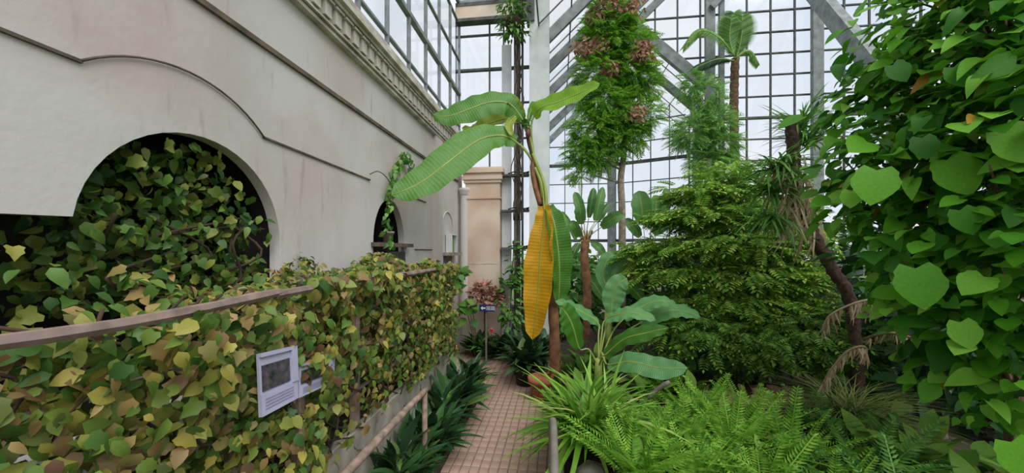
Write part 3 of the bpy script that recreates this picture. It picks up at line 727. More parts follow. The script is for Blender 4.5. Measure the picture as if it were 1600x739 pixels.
# ================================================================== INFORMATION BOARDS AND RAILS
def board(name, label, quad, X, post=None):
    pts = [PX(x, y, X + dx) for x, y, dx in quad]    # tl, tr, br, bl
    t = thing(name, label, 'sign board', (pts[3].x, pts[3].y, .09))
    n = (pts[1]-pts[0]).cross(pts[3]-pts[0]).normalized()
    if n.x < 0: n = -n
    def plate(f0, f1, g0, g1, off, th, nm, m):
        def q(f, g): return (pts[0]*(1-f)+pts[1]*f)*(1-g) + (pts[3]*(1-f)+pts[2]*f)*g
        c = [q(f0, g0), q(f1, g0), q(f1, g1), q(f0, g1)]
        vs = [p + n*off for p in c] + [p + n*(off+th) for p in c]
        return MB().add(vs, [(0,1,2,3),(7,6,5,4),(0,4,5,1),(1,5,6,2),(2,6,7,3),(3,7,4,0)]).build(nm, m, t)
    plate(0, 1, 0, 1, -.012, .012, 'backing', M_LILAC)
    plate(.05, .8, .2, .62, .001, .003, 'picture', M_PICT)
    plate(0, 1, 0, .06, .001, .012, 'frame_top', M_LILAC)
    plate(.84, 1, .06, .66, .001, .012, 'frame_side', M_LILAC)
    plate(0, 1, .66, 1, .001, .006, 'caption_plate', M_LILAC)
    for g in (.74, .79, .84, .89): plate(.08, .86, g, g+.018, .008, .0015, 'caption_line', M_CAPT)
    return t, pts
M_PICT = simple('dark_plant_picture', srgb(92, 80, 96), 0.4, 0.3, 30, 0, col2=srgb(28, 44, 28))
M_CAPT = simple('grey_print', srgb(140, 140, 170), 0.6, 0.1, 30, 0)
BX = -1.285
b1, q1 = board('information_board', 'larger lilac white information board hanging in the vine screen', [(404, 553, 0), (461, 540, 0), (464, 622, .03), (408, 652, .03)], BX)
MB().beam(q1[1]*.5+q1[2]*.5+V(-.02, 0, 0), (TX+.04, (q1[1].y+q1[2].y)/2, (q1[1].z+q1[2].z)/2), .03, .03).build('bracket', M_WOODP, b1)
b2, q2 = board('information_board', 'smaller information board on a wooden post right of the larger board', [(468, 570, 0), (521, 556, 0), (518, 598, .03), (466, 622, .03)], BX)
py_ = (q2[2].y+q2[3].y)/2 - .05
MB().box((BX-.055, py_-.022, .08), (BX-.013, py_+.022, q2[3].z+.08)).build('post', M_WOOD, b2)
# low wooden rails on both sides of the path
a, b = PX(548, 748, -1.09), PX(667, 597, -1.09)
lr = thing('low_rail', 'weathered wooden pole rail along the left edge of the path', 'rail', (-1.09, 4.0, 0.09))
a.z = b.z = (a.z+b.z)/2
MB().tube(bez([a-V(0, .5, 0), a, (a+b)/2+V(.01, 0, .015), b], 14), [.026]*10+[.024]*4, 10).build('pole', M_WOOD, lr, True)
for y in (a.y-.3, b.y-.05): MB().tube([(-1.09, y, .07), (-1.09, y, a.z)], .022, 8).build('post', M_WOOD, lr, True)
e = PZ(865, 655, .72)
rr = thing('low_rail', 'pale grey pipe rail with rounded end along the right bed edge', 'rail', (e.x, 2.3, .1))
MB().tube(bez([(e.x+.02, .9, .70), (e.x+.015, 2.0, .70), (e.x, e.y-.1, .71), (e.x-.01, e.y, .70), (e.x-.012, e.y+.05, .62), (e.x-.01, e.y+.06, .3)], 40), .028, 10).build('pipe', M_PIPE, rr, True)
for y in (1.2, 2.2): MB().tube([(e.x+.015, y, .02), (e.x+.015, y, .7)], .02, 8).build('post', M_PIPE, rr, True)
struct(MB().box((-.03, .6, -.02), (.05, 6.3, .16), .01).build('trim_bed_edge', M_CONC))

# ================================================================== BANANA PLANT WITH YELLOW LEAF
BY = 5.2
base = PZ(851, 612, 0.0); base.y = BY; base.x = P(852, 600, BY).x
def pot(name, label, x, y, z, r, h, m):
    o = tag(MB().lathe([(0, 0), (r*.72, 0), (r*.92, h*.78), (r*1.06, h*.78), (r*1.08, h), (r*.95, h), (r*.9, h*.82), (0, h*.82)], (x, y, z), 24).build(name, m, None, True), label, 'pot')
    return o
pot('terracotta_pot', 'terracotta pot under the yellow banana leaf at the path edge', P(848, 600, 5.05).x, 5.05, 0, .19, .3, M_POT)
ban = thing('banana_plant', 'tall banana plant with one hanging yellow leaf beside the path', 'banana plant', (P(868, 560, BY).x, BY, .1))
tk = [P(868, 612, 5.2), P(867, 540, 5.2), P(864, 480, 5.2), P(858, 400, 5.2), P(850, 340, 5.2), P(841, 290, 5.2), P(834, 255, 5.2)]
tk[0].z = .02
MB().tube(bez(tk, 30), [.085-.05*i/29 + .006*math.sin(i*1.7) for i in range(30)], 12).build('trunk', M_PSTEM, ban, True)
MB().tube(bez([P(845, 320, 5.12), P(836, 290, 5.12), P(832, 262, 5.12), P(834, 245, 5.12)], 14), [.045, .043, .042, .04]+[.038]*6+[.03]*4, 8).build('dry_sheath', M_PSTEM, ban, True)
for s in ([(852, 335), (853, 305), (848, 280), (838, 255), (833, 240)], [(848, 310), (845, 285), (836, 262)]):
    MB().tube(bez([P(x, y, 5.1) for x, y in s], 14), .024, 8).build('sheath', M_STALK, ban, True)
crown = P(836, 258, 5.15)
UPF = (0.1, -.75, .65)
add_leaf(ban, [P(806, 222, 5.1), P(785, 212, 5.0), P(750, 218, 4.8), P(705, 250, 4.5), P(660, 284, 4.25), P(612, 306, 4.05)], .24, (.3, -1, .28), M_BANANA, [crown, P(822, 236, 5.12)], .022, wav=.02, wf=6, fold=.25, curl=.25, seed=1, peak=.6)
add_leaf(ban, [P(815, 185, 5.2), P(795, 162, 5.1), P(765, 160, 5.0), P(735, 170, 4.9), P(700, 182, 4.8), P(676, 180, 4.75)], .2, (.15, -1, .3), M_BANANA, [crown, P(828, 215, 5.15)], .02, wav=.018, wf=6, fold=.2, curl=.3, seed=2, peak=.45)
add_leaf(ban, [P(812, 190, 5.3), P(790, 186, 5.3), P(762, 194, 5.3), P(740, 205, 5.3), P(722, 200, 5.3)], .12, (.1, -.85, .4), M_BANANAO, [crown, P(826, 215, 5.2)], .018, wav=.015, wf=5, fold=.3, seed=3)
add_leaf(ban, [P(818, 186, 5.25), P(808, 170, 5.2), P(797, 160, 5.15), P(784, 162, 5.1)], .1, (-.3, -.8, .3), M_BANANAO, [crown, P(828, 212, 5.2)], .014, wav=.02, wf=6, fold=.35, seed=4)
add_leaf(ban, [P(834, 182, 5.15), P(846, 168, 5.05), P(870, 160, 4.95), P(905, 146, 4.85), P(937, 130, 4.75)], .15, (.35, -.8, .35), M_BANANAL, [crown, P(830, 205, 5.15)], .016, wav=.015, wf=4, fold=.2, seed=5, peak=.5)
add_leaf(ban, [P(826, 190, 5.2), P(830, 172, 5.25), P(834, 158, 5.3)], .05, (0, -1, .1), M_BANANA, [crown], .012, fold=.5, seed=6)
add_leaf(ban, [P(806, 182, 5.1), P(795, 195, 5.05), P(800, 212, 5.0)], .06, (.2, -1, .1), M_BANANAO, None, .01, fold=.3, seed=7)
o = add_leaf(ban, [P(850, 322, 5.05), P(850, 345, 5.0), P(844, 400, 4.97), P(840, 465, 4.97), P(832, 530, 5.0)], .2, (-.28, -1, .05), M_BANANAY, [P(838, 262, 5.15), P(846, 285, 5.1)], .017, fold=.12, wav=.02, wf=5, curl=-.1, seed=8, peak=.66, mstalk=M_BANANAO)
o['label'] = 'ripe yellow hanging leaf'
add_leaf(ban, [P(856, 322, 5.12), P(866, 350, 5.05), P(873, 400, 5.05), P(874, 445, 5.08), P(872, 478, 5.1)], .18, (.45, -.9, .1), M_BANANA, [P(836, 262, 5.15), P(850, 285, 5.12)], .016, fold=.5, wav=.02, wf=5, seed=9)
# flower stalk and bud at the crown
MB().tube(bez([crown, P(826, 225, 5.12), P(824, 205, 5.1)], 10), .02, 8).build('flower_stalk', M_TWIG, ban, True)
fb = MB().lathe([(0, -.07), (.028, -.05), (.036, -.01), (.025, .035), (0, .06)], P(825, 208, 5.05), 10).build('flower_bud', simple('dark_red_bud', srgb(110, 52, 56), .6, .2, 10, .1), ban, True)
pl_ = []
for _ in range(60):
    a = U(0, 6.28); pl_.append((0, frame(P(820, 194, 5.1)+V(U(-.05, .05), U(-.05, .05), U(-.06, .06)), (math.cos(a), math.sin(a), U(-.3, 1)), (0, 0, 1), (.04, U(.06, .11), .06))))
foliage(ban, 'bract', 'bract_mass', [tpl_leaf(.4, 3, .3, .2)], pl_, M_MIDLEAF, 60)

# ---- young banana with low spreading leaves
yb = thing('young_banana', 'low young banana plant with spreading bluish leaves behind the strap plant', 'banana plant', (P(935, 580, 4.6).x, 4.6, .3))
yc = P(935, 560, 4.6)
MB().tube([V(yc.x, 4.6, .25), V(yc.x, 4.6, yc.z)], [.06, .04], 10).build('trunk', M_STALK, yb, True)
for k, (sp, w, up, m) in enumerate((
    ([(905, 545, 4.5), (895, 510, 4.4), (885, 490, 4.35), (876, 480, 4.3)], .15, (.4, -.8, .4), M_BANANA),
    ([(945, 555, 4.5), (975, 530, 4.35), (1010, 520, 4.2), (1045, 512, 4.1)], .11, (-.1, -.7, .7), M_BANANA),
    ([(950, 570, 4.3), (985, 565, 4.1), (1030, 575, 3.95), (1075, 575, 3.85)], .13, (-.1, -.75, .6), M_BANANAB),
    ([(935, 505, 4.8), (915, 490, 4.75), (890, 478, 4.7), (868, 470, 4.65)], .13, (-.2, -.5, .9), M_BANANAB),
    ([(945, 500, 4.8), (965, 492, 4.7), (990, 488, 4.6), (1025, 500, 4.5)], .12, (.1, -.6, .8), M_BANANAB),
    ([(975, 498, 4.9), (1005, 478, 4.9), (1030, 470, 4.85), (1055, 474, 4.8)], .12, (.1, -.6, .8), M_BANANAB),
    ([(1000, 505, 5.0), (1035, 488, 4.95), (1065, 485, 4.9), (1095, 495, 4.85)], .14, (.2, -.6, .8), M_BANANAB),
    ([(955, 490, 5.0), (958, 465, 5.0), (965, 445, 5.0), (980, 435, 5.0)], .15, (.1, -1, .3), M_BANANAB))):
    add_leaf(yb, [P(*q) for q in sp], w, up, m, [V(yc.x, 4.6, yc.z-.1), (P(*sp[0])+V(yc.x, 4.6, yc.z))*.5+V(0, 0, .05)], .013, fold=.2, wav=.014, wf=5, curl=.2, seed=20+k, n=18)
# paler big leaves further back
M_MIDB = M_BANANAB
bk = thing('pale_banana', 'light green banana with upright leaves behind the low young banana', 'banana plant', (P(950, 470, 6.2).x, 6.2, .3))
kc = P(950, 470, 6.2)
MB().tube([V(kc.x, 6.2, .25), V(kc.x, 6.2, kc.z)], [.07, .05], 10).build('trunk', M_STALK, bk, True)
for k, (sp, w) in enumerate((([(945, 470, 7.6), (925, 440, 7.7), (900, 425, 7.7), (885, 440, 7.7)], .16), ([(955, 450, 6.2), (965, 415, 6.2), (985, 405, 6.2), (1005, 425, 6.1)], .16),
    ([(960, 460, 6.0), (985, 450, 5.9), (1005, 470, 5.85)], .13), ([(950, 455, 6.2), (942, 430, 6.2), (950, 405, 6.2), (962, 398, 6.2)], .13))):
    add_leaf(bk, [P(*q) for q in sp], w, (.05, -.8, .6), M_BANANA if k % 2 == 0 else M_MIDB, [V(kc.x, 6.2, kc.z-.1)], .012, fold=.25, wav=.014, seed=40+k, n=16)

# ---- paddle-leaved bird of paradise plants
def strelitzia(name, label, tpx, Y, ytop, ybot, leaves, tr_r, lm=None):
    c = P(tpx, ytop, Y); root = thing(name, label, 'tropical plant', (c.x, Y, .25))
    MB().tube(bez([V(c.x, Y, .2), V(c.x+.03, Y, (c.z+.2)*.5), P(tpx-2, ytop+30, Y), c], 16), [tr_r*(1+.12*math.sin(i*2.1)) for i in range(16)], 10).build('trunk', M_PSTEM, root, True)
    for k in range(16):
        a = k*.8; MB().tube(bez([c-V(0, 0, .12), c+V(math.cos(a)*.09, math.sin(a)*.09, .02), c+V(math.cos(a)*.14, math.sin(a)*.14, .14)], 6), [.02]*3+[.008]*3, 5).build('leaf_base', M_PSTEM, root, True)
    for k, (bx, by, tx, ty, w, dY) in enumerate(leaves):
        b, t = P(bx, by, Y+dY*.5), P(tx, ty, Y+dY); mid = (b+t)*.5+V(0, -.05, .03)
        add_leaf(root, [b, mid, t], w, (.25*(1 if tx > tpx else -1), -1, .3), lm or M_STREL, [c-V(0, 0, .05), (c+b)*.5], .011, fold=.3, wav=.006, seed=60+k, n=14, across=4)
    return root
strelitzia('bird_of_paradise', 'paddle-leaved plant with fan of upright leaves on a brown trunk', 915, 7.2, 372, 470,
    [(912, 345, 898, 300, .10, .1), (920, 340, 928, 293, .085, -.1), (930, 345, 942, 292, .10, .1), (935, 345, 952, 318, .07, .2), (908, 350, 905, 318, .11, -.2), (940, 355, 975, 334, .12, -.4), (905, 370, 892, 345, .09, -.3), (900, 375, 878, 330, .06, .2), (925, 380, 945, 400, .09, -.2), (905, 380, 893, 405, .08, -.2)], .085)
strelitzia('broadleaf_tropical', 'dark broad leaves rising right of the slim pale trunk', 1010, 8.4, 400, 470,
    [(1005, 350, 998, 298, .22, 0), (1020, 345, 1028, 305, .18, .2), (1038, 340, 1040, 293, .12, .1), (1000, 370, 975, 342, .12, -.2), (1020, 365, 1050, 345, .14, -.2)], .08)

# ---- strap-leaved clump
sc_ = P(925, 672, 3.35)
st = thing('strap_leaf_clump', 'bright green strap-leaved clump arching over the pipe rail', 'plant', (sc_.x, sc_.y, .25))
pl_ = []
for k in range(230):
    a = U(0, 6.28); el = U(.35, 1.4); d = V(math.cos(a)*math.cos(el), math.sin(a)*math.cos(el), math.sin(el))
    pl_.append((k % 3, frame(sc_+V(U(-.14, .14), U(-.14, .14), U(-.12, .02)), d, (0, 0, 1), (1, U(.45, .82), U(.6, 1.2)), U(-.3, .3))))
foliage(st, 'blade', 'blade_mass', [tpl_blade(.024, 6, .35), tpl_blade(.028, 6, .6), tpl_blade(.02, 6, .2)], pl_, M_STRAP, 260)

# ================================================================== DARK PLANTS ALONG THE PATH
LANCE = [tpl_leaf(.16, 6, .25, .35, peak=.42), tpl_leaf(.13, 6, .3, .55, peak=.42), tpl_leaf(.2, 6, .2, .25, peak=.45)]
def rosette(name, label, c, n, l0, l1, m, cat='plant', el=(.3, 1.3), spread=.12, group=None, tp=None, sx=1.0):
    root = thing(name, label, cat, (c[0], c[1], c[2]), group); pl = []; stems = []
    tp = tp or LANCE
    for k in range(n):
        a = U(0, 6.28); e = U(*el); d = V(math.cos(a)*math.cos(e), math.sin(a)*math.cos(e), math.sin(e)); L = U(l0, l1)
        st_ = Vector(c) + V(U(-spread, spread), U(-spread, spread), 0)
        b = st_ + V(math.cos(a), math.sin(a), 0)*L*.25 + V(0, 0, 1)*L*U(.3, .8)*math.sin(e)
        pl.append((int(U(0, len(tp)-.01)), frame(b, (d.x, d.y, d.z*.6), (-d.x*.3, -d.y*.3, 1), (L*sx, L, L), U(-.4, .4))))
        if k % 3 == 0: stems.append((st_, b))
    foliage(root, 'leaf', 'leaf_mass', tp, pl, m, 300)
    for a, b in stems[:24]: MB().tube([a, (a+b)*.5+V(0, 0, .02), b], .006, 5).build('stalk', M_STEM, root, True)
    return root
SL_ = [(-1.27, 2.85, 'dark glossy plant nearest the camera beside the left pole rail'), (-1.22, 3.35, 'dark glossy plant with a pink flower beside the path'), (-1.26, 3.9, 'dark glossy plant behind the pink flower at the planter'),
       (-1.22, 4.4, 'dark arching plant near the far end of the left pole rail'), (-1.27, 4.85, 'dark arching plant at the end of the vine screen')]
for x, y, lb in SL_:
    rosette('peace_lily', lb, (x, y, .09), 150, .2, .36+.03*(y > 3.6), M_DARKLEAF, el=(.55, 1.5), spread=.12, sx=.72, group='dark plants along the left path edge')
def flower(name, label, c, r=.05):
    root = thing(name, label, 'flower', c); pl = []
    for k in range(26):
        a = U(0, 6.28); e = U(-.4, 1.4); pl.append((0, frame(Vector(c)+V(U(-.3, .3), U(-.3, .3), U(-.3, .3))*r*.5, (math.cos(a)*math.cos(e), math.sin(a)*math.cos(e), math.sin(e)), (0, 0, 1), r)))
    foliage(root, 'petal', 'petal_mass', [tpl_leaf(.35, 3, .3, .3)], pl, M_PINK, 60)
    MB().tube([Vector(c), Vector(c)-V(.03, 0, .25)], .006, 5).build('stalk', M_STEM, root, True)
flower('pink_flower', 'pink flower among dark leaves at the left path edge', P(671, 678, 3.1), .045)
flower('pink_flower', 'pink flower in the dark plant behind the sign post', P(768, 517, 6.55), .055)
for (px, py, Y, n, l0, l1, lb) in ((748, 552, 7.0, 110, .16, .34, 'dark leafy plant at the foot of the stone pier'), (782, 555, 6.85, 110, .16, .34, 'dark leafy plant right of the sign post')):
    c = P(px, py, Y); rosette('dark_foliage_plant', lb, (c.x, Y, .02), n, l0, l1, M_DARKLEAF, el=(.7, 1.5), spread=.16)
for (px, Y, r, lb, n) in ((822, 5.6, .2, 'broad dark potted plant behind the terracotta pot', 110), (822.5, 6.5, .18, 'dark potted plant at the right path edge by the pier', 100), (838, 6.2, .18, 'dark potted plant behind the banana trunk', 100)):
    x = P(px, 500, Y).x
    pot('plastic_pot', {822: 'black plastic pot behind the terracotta pot', 822.5: 'black plastic pot at the far right edge of the path', 838: 'black plastic pot hidden behind the banana trunk'}[px], x, Y, 0, r, .28, M_POTD)
    rosette('potted_foliage_plant', lb, (x, Y, .24), n+40, .16, .36, M_DARKLEAF, el=(.2, 1.45), spread=.13)
# hydrangea-like plant with faded bracts behind the sign
hx_ = P(758, 470, 6.9)
hyd = rosette('faded_flower_shrub', 'shrub with faded pinkish brown flower heads behind the sign', (hx_.x, 6.9, .05), 50, .2, .34, M_MIDLEAF, el=(.6, 1.45), spread=.12)
pl_ = []
for (px, py, r) in ((742, 462, .14), (757, 451, .16), (774, 462, .15), (760, 466, .17), (747, 452, .12), (783, 468, .11)):
    c = P(px, py, 6.85)
    MB().tube(bez([V(hx_.x, 6.92, .3), V(hx_.x, 6.9, .95), c], 8), .008, 5).build('stem', M_TWIG, hyd, True)
    for _ in range(80):
        d = V(U(-1, 1), U(-1, 1), U(-.6, 1)).normalized(); pl_.append((0, frame(c+d*r*U(.3, .9), d, (0, 0, 1), U(.07, .12))))
foliage(hyd, 'bract', 'bract_mass', [tpl_leaf(.3, 3, .2, .2)], pl_, M_MAUVE, 300)
# direction sign: arrow and two characters, white on navy
sg = thing('direction_sign', 'small navy direction sign with white arrow on a thin grey post', 'sign', (P(760, 550, 6.5).x, 6.5, 0))
c = P(761, 481.5, 6.45); sx_ = P(760, 520, 6.5).x
MB().box((sx_-.014, 6.48, 0), (sx_+.014, 6.51, c.z+.05)).build('post', M_PIPE, sg)
MB().box((sx_-.09, 6.44, 0), (sx_+.09, 6.56, .012)).build('foot_plate', M_PIPE, sg)
plate = MB().box((c.x-.14, 6.45, c.z-.06), (c.x+.14, 6.475, c.z+.06)).build('sign_plate', M_NAVY, sg)
arrow = [(-.118, 0), (-.078, .036), (-.078, .013), (-.03, .013), (-.03, -.013), (-.078, -.013), (-.078, -.036)]
mb = MB(); n = len(arrow); mb.v = [(c.x+x, 6.4485, c.z+z) for x, z in arrow] + [(c.x+x, 6.4455, c.z+z) for x, z in arrow]
mb.f = [(0, 1, 2, 5, 6), (2, 3, 4, 5), (n+6, n+5, n+2, n+1, n), (n+5, n+4, n+3, n+2)] + [(i, (i+1) % n, n+(i+1) % n, n+i) for i in range(n)]
mb.build('arrow', M_WHITE, plate)
tc_ = bpy.data.curves.new('lettering', 'FONT'); tc_.body = '\u9806\u8def'; tc_.size = .085; tc_.extrude = .0015; tc_.align_x = 'LEFT'
to = bpy.data.objects.new('lettering', tc_); COL.objects.link(to)
dg = bpy.context.evaluated_depsgraph_get(); tme = bpy.data.meshes.new_from_object(to.evaluated_get(dg)); bpy.data.objects.remove(to)
link('lettering', tme, M_WHITE, plate, Matrix.Translation((c.x-.02, 6.4475, c.z-.032)) @ Matrix.Rotation(math.radians(90), 4, 'X'))
# small green plants on the wall by the door
for k, (px, py, n, l, lb) in enumerate(((712, 440, 46, .16, 'light green leafy plant on the wall beside the door'), (733, 490, 16, .2, 'few broad light leaves left of the direction sign'))):
    c = P(px, py, 6.5 if k == 0 else 6.75); root = thing('leafy_sprig', lb, 'plant', (c.x, c.y, c.z-.3)); pl_ = []
    for _ in range(n):
        d = V(U(-1, 1), U(-.8, .3), U(-.5, .8)).normalized(); pl_.append((int(U(0, 1.99)), frame(c+V(U(-.12, .14), U(-.1, .1), U(-.22, .2)), d, (.2, -.6, .8), U(l*.8, l*1.2))))
    foliage(root, 'leaf', 'leaf_mass', [tpl_leaf(.33, 5, .2, .25), tpl_leaf(.4, 5, .15, .3)], pl_, M_MIDLEAF, 200)
    b0 = V(WX+.02, 6.05, c.z-.3) if k == 0 else V(c.x+.1, 6.8, 0.02)
    for q in range(3): MB().tube(bez([b0, (b0+c)*.5+V(.03*q, 0, .05), c+V(.06*(q-1), 0, .1)], 10), .007, 5).build('stem', M_STEM, root, True)
# little display case on the ledge above the door
a, b = PX(699, 384, WX+.04), PX(711, 384, WX+.04)
dc = thing('display_case', 'small glazed white case on the ledge above the door', 'case', (WX+.05, (a.y+b.y)/2, 1.985))
y0, y1 = 6.42, 6.74; zt = PX(705, 368, WX+.05).z
for yy in (y0, y1-.02): MB().box((WX+.01, yy, 1.985), (WX+.13, yy+.02, zt)).build('side_panel', M_WHITE, dc)
MB().box((WX+.01, y0, zt), (WX+.14, y1, zt+.02)).build('lid', M_WHITE, dc)
MB().box((WX+.005, y0, 1.985), (WX+.015, y1, zt)).build('back_panel', M_CONC, dc)
MB().box((WX+.02, y0+.05, 1.985), (WX+.10, y0+.24, zt-.05)).build('contents', M_FEATHERL, dc)
MB().tube([(WX+.05, 6.20, .0), (WX+.05, 6.20, 1.92)], .022, 8).build('downpipe', M_STEELD, None, True)
tag(bpy.data.objects['downpipe'], 'grey vertical pipe at the near side of the door', 'pipe')

# ---- hanging basket at the top beside the column
hb = P(801, 35, 6.9)
hang = thing('hanging_basket', 'hanging basket with trailing green leaves high beside the grey column', 'hanging plant', (hb.x, 6.9, hb.z))
MB().lathe([(0, -.16), (.1, -.14), (.17, 0), (.18, .02), (.15, .02), (0, 0)], hb, 16).build('basket', M_TWIG, hang, True)
MB().tube([hb, hb+V(0, .3, .6)], .008, 5).build('wire', M_STEELD, hang, True)
pl_ = []
for _ in range(330):
    a = U(0, 6.28); r = U(.05, .3); q = hb+V(r*math.cos(a)*1.0, r*math.sin(a)*.6, U(-.32, .5)*(1.1-r)); pl_.append((int(U(0, 1.99)), frame(q, (math.cos(a), math.sin(a), U(-1, .4)), (0, -.3, 1), U(.07, .14))))
foliage(hang, 'leaf', 'leaf_mass', [tpl_leaf(.3, 4, .2, .4), tpl_leaf(.18, 4, .2, .5)], pl_, M_MIDLEAF, 300)

# ================================================================== TREES AND SHRUBS ON THE RIGHT
FEA = [tpl_spray(8, .30, .06, .35), tpl_spray(9, .24, .05, .5), tpl_spray(7, .34, .065, .25)]
def blob_leaves(blobs, n, size, tp, updir=.35, out=.6, squash=1.0, flat=False):
    pl = []; tot = sum(b[3]*b[4]*b[5] for b in blobs)
    for (x, y, z, rx, ry, rz) in blobs:
        for _ in range(max(3, int(n*rx*ry*rz/tot))):
            d = V(RNG.normal(), RNG.normal(), RNG.normal()).normalized(); r = U(.45, 1.0)
            p = V(x+d.x*rx*r, y+d.y*ry*r, z+d.z*rz*r)
            dd = V(d.x+U(-out, out), d.y+U(-out, out), (0 if flat else d.z*.4)+U(-.45, .25))
            up = V(U(-.25, .25), U(-.35, .15), 1) if flat else V(U(-.5, .5), U(-.7, .3), updir+U(0, .8))
            pl.append((int(U(0, len(tp)-.01)), frame(p, dd, up, U(*size))))
    return pl
def blob(px, py, Y, rx, ry, rz): c = P(px, py, Y); return (c.x, c.y, c.z, rx, ry, rz)
# feathery tree with dry clusters
FY = 8.2
ft = thing('feathery_tree', 'slim tree with feathery green foliage and dry brown clusters before the gable', 'tree', (P(972, 400, FY).x, FY, .25))
tb = [P(972, 420, FY), P(972, 340, FY), P(970, 280, FY), P(975, 230, FY), P(968, 160, FY), P(965, 90, FY), P(970, 20, FY), P(975, -30, FY)]
tb[0].z = .2
MB().tube(bez(tb, 34), [.085-.055*i/33 for i in range(34)], 10).build('trunk', M_BARKG, ft, True)
fb_ = [blob(*q) for q in ((950, 60, 8.1, .55, .5, .45), (935, 115, 8.0, .45, .45, .4), (985, 110, 8.2, .5, .5, .45), (945, 160, 8.1, .5, .5, .4), (1000, 130, 8.2, .4, .4, .35), (925, 200, 8.0, .4, .4, .4), (965, 190, 8.2, .5, .5, .4), (1005, 180, 8.2, .38, .4, .3), (912, 235, 8.0, .35, .35, .35), (935, 245, 8.1, .35, .35, .3), (905, 265, 8.0, .25, .25, .25), (985, 215, 8.2, .35, .35, .25), (950, 30, 8.1, .45, .45, .4), (960, 225, 8.1, .35, .35, .28), (985, 65, 8.2, .4, .4, .4))]
foliage(ft, 'leaf_spray', 'leaf_mass', FEA, blob_leaves(fb_, 4200, (.16, .34), FEA), M_FEATHER, 300, False)
for b in fb_: MB().tube(bez([V(tb[4].x, FY, min(b[2]-.25, tb[5].z)), V((tb[4].x+b[0])/2, (FY+b[1])/2, b[2]-.15), V(b[0], b[1], b[2])], 8), [.025, .022, .02, .018, .015, .012, .01, .008], 6).build('branch', M_BARKG, ft, True)
pl_ = []
for (px, py, r) in ((915, 75, .26), (935, 70, .2), (985, 10, .25), (955, 5, .25), (1000, 85, .2), (995, 175, .18), (955, 105, .15), (935, 20, .2), (1005, 70, .15)):
    c = P(px, py, 7.75)
    for _ in range(130):
        q = c+V(U(-r, r)*U(.3, 1.3), U(-r*.6, r*.6), U(-r, r)*U(.3, 1)); pl_.append((0, frame(q, (U(-.9, .9), U(-.6, .6), -1+U(0, .9)), (U(-1, 1), -1, U(-.5, 1)), U(.06, .14))))
foliage(ft, 'dry_leaf', 'dry_leaf_mass', [tpl_leaf(.22, 4, .4, .2)], pl_, M_DRY, 300)
# light feathery sapling right of the gable foot
sa = thing('light_sapling', 'pale green feathery sapling beside the tall grey post', 'tree', (P(1105, 400, 9.6).x, 9.6, .3))
sb = [P(1108, 420, 9.6), P(1106, 300, 9.6), P(1100, 220, 9.6), P(1095, 150, 9.6)]; sb[0].z = .25
MB().tube(bez(sb, 20), [.05-.03*i/19 for i in range(20)], 8).build('trunk', M_BARKG, sa, True)
sbl = [blob(*q) for q in ((1085, 205, 9.5, .5, .4, .35), (1115, 190, 9.6, .4, .4, .4), (1070, 220, 9.4, .35, .3, .2), (1105, 150, 9.6, .3, .3, .4), (1125, 225, 9.6, .4, .4, .3), (1080, 130, 9.5, .25, .25, .3), (1110, 250, 9.5, .5, .4, .2))]
foliage(sa, 'leaf_spray', 'leaf_mass', FEA, blob_leaves(sbl, 1000, (.2, .4), FEA), M_FEATHERL, 300, False)
# tall palm
pc = P(1150, 92, 10.2)
pm = thing('tall_palm', 'tall thin palm with ringed trunk against the far glass wall', 'palm', (pc.x, 10.2, .3))
n = 60; MB().tube([V(pc.x+.05*math.sin(i*.1), 10.2, .25+(pc.z-.25)*i/(n-1)) for i in range(n)], [.12-.03*i/(n-1)+(.014 if i % 2 else 0) for i in range(n)], 12).build('trunk', M_BARK, pm, True)
PALM = [tpl_spray(22, .22, .012, .25, .5), tpl_spray(20, .2, .012, .7, .5)]
for k, (sp, w, m_) in enumerate(((((1150, 92), (1148, 60), (1147, 20)), .24, 0), (((1150, 92), (1158, 60), (1160, 25)), .24, 0), (((1148, 92), (1140, 60), (1143, 30)), .2, 0), (((1148, 88), (1125, 60), (1095, 48), (1068, 75)), .09, 1), (((1148, 95), (1125, 92), (1100, 100), (1082, 110)), .10, 2), (((1150, 90), (1170, 80), (1185, 100)), .08, 1))):
    sp3 = bez([P(x, y, 10.2-.1*k) for x, y in sp], 12)
    rib = MB().tube(sp3, [.018-.012*i/11 for i in range(12)], 6).build('frond', M_STALK, pm, True)
    pl_ = []; dense = bez(sp3, 46)
    for i, q in enumerate(dense[4:]):
        t = (dense[min(i+5, 45)]-dense[i+3]).normalized(); side = t.cross(V(0, -1, .2)).normalized()
        for s in (-1, 1): pl_.append((0, frame(q, side*s+t*.9+V(0, 0, -.25), (0, -1, .3), (1, w*2.1*math.sin(.25+2.6*i/46), 1))))
    foliage(rib, 'leaflet', 'leaflets', [tpl_blade(.018, 3, .1)], pl_, M_MIDLEAF if m_ == 0 else M_DARKLEAF if m_ == 2 else M_FEATHERL, 0)

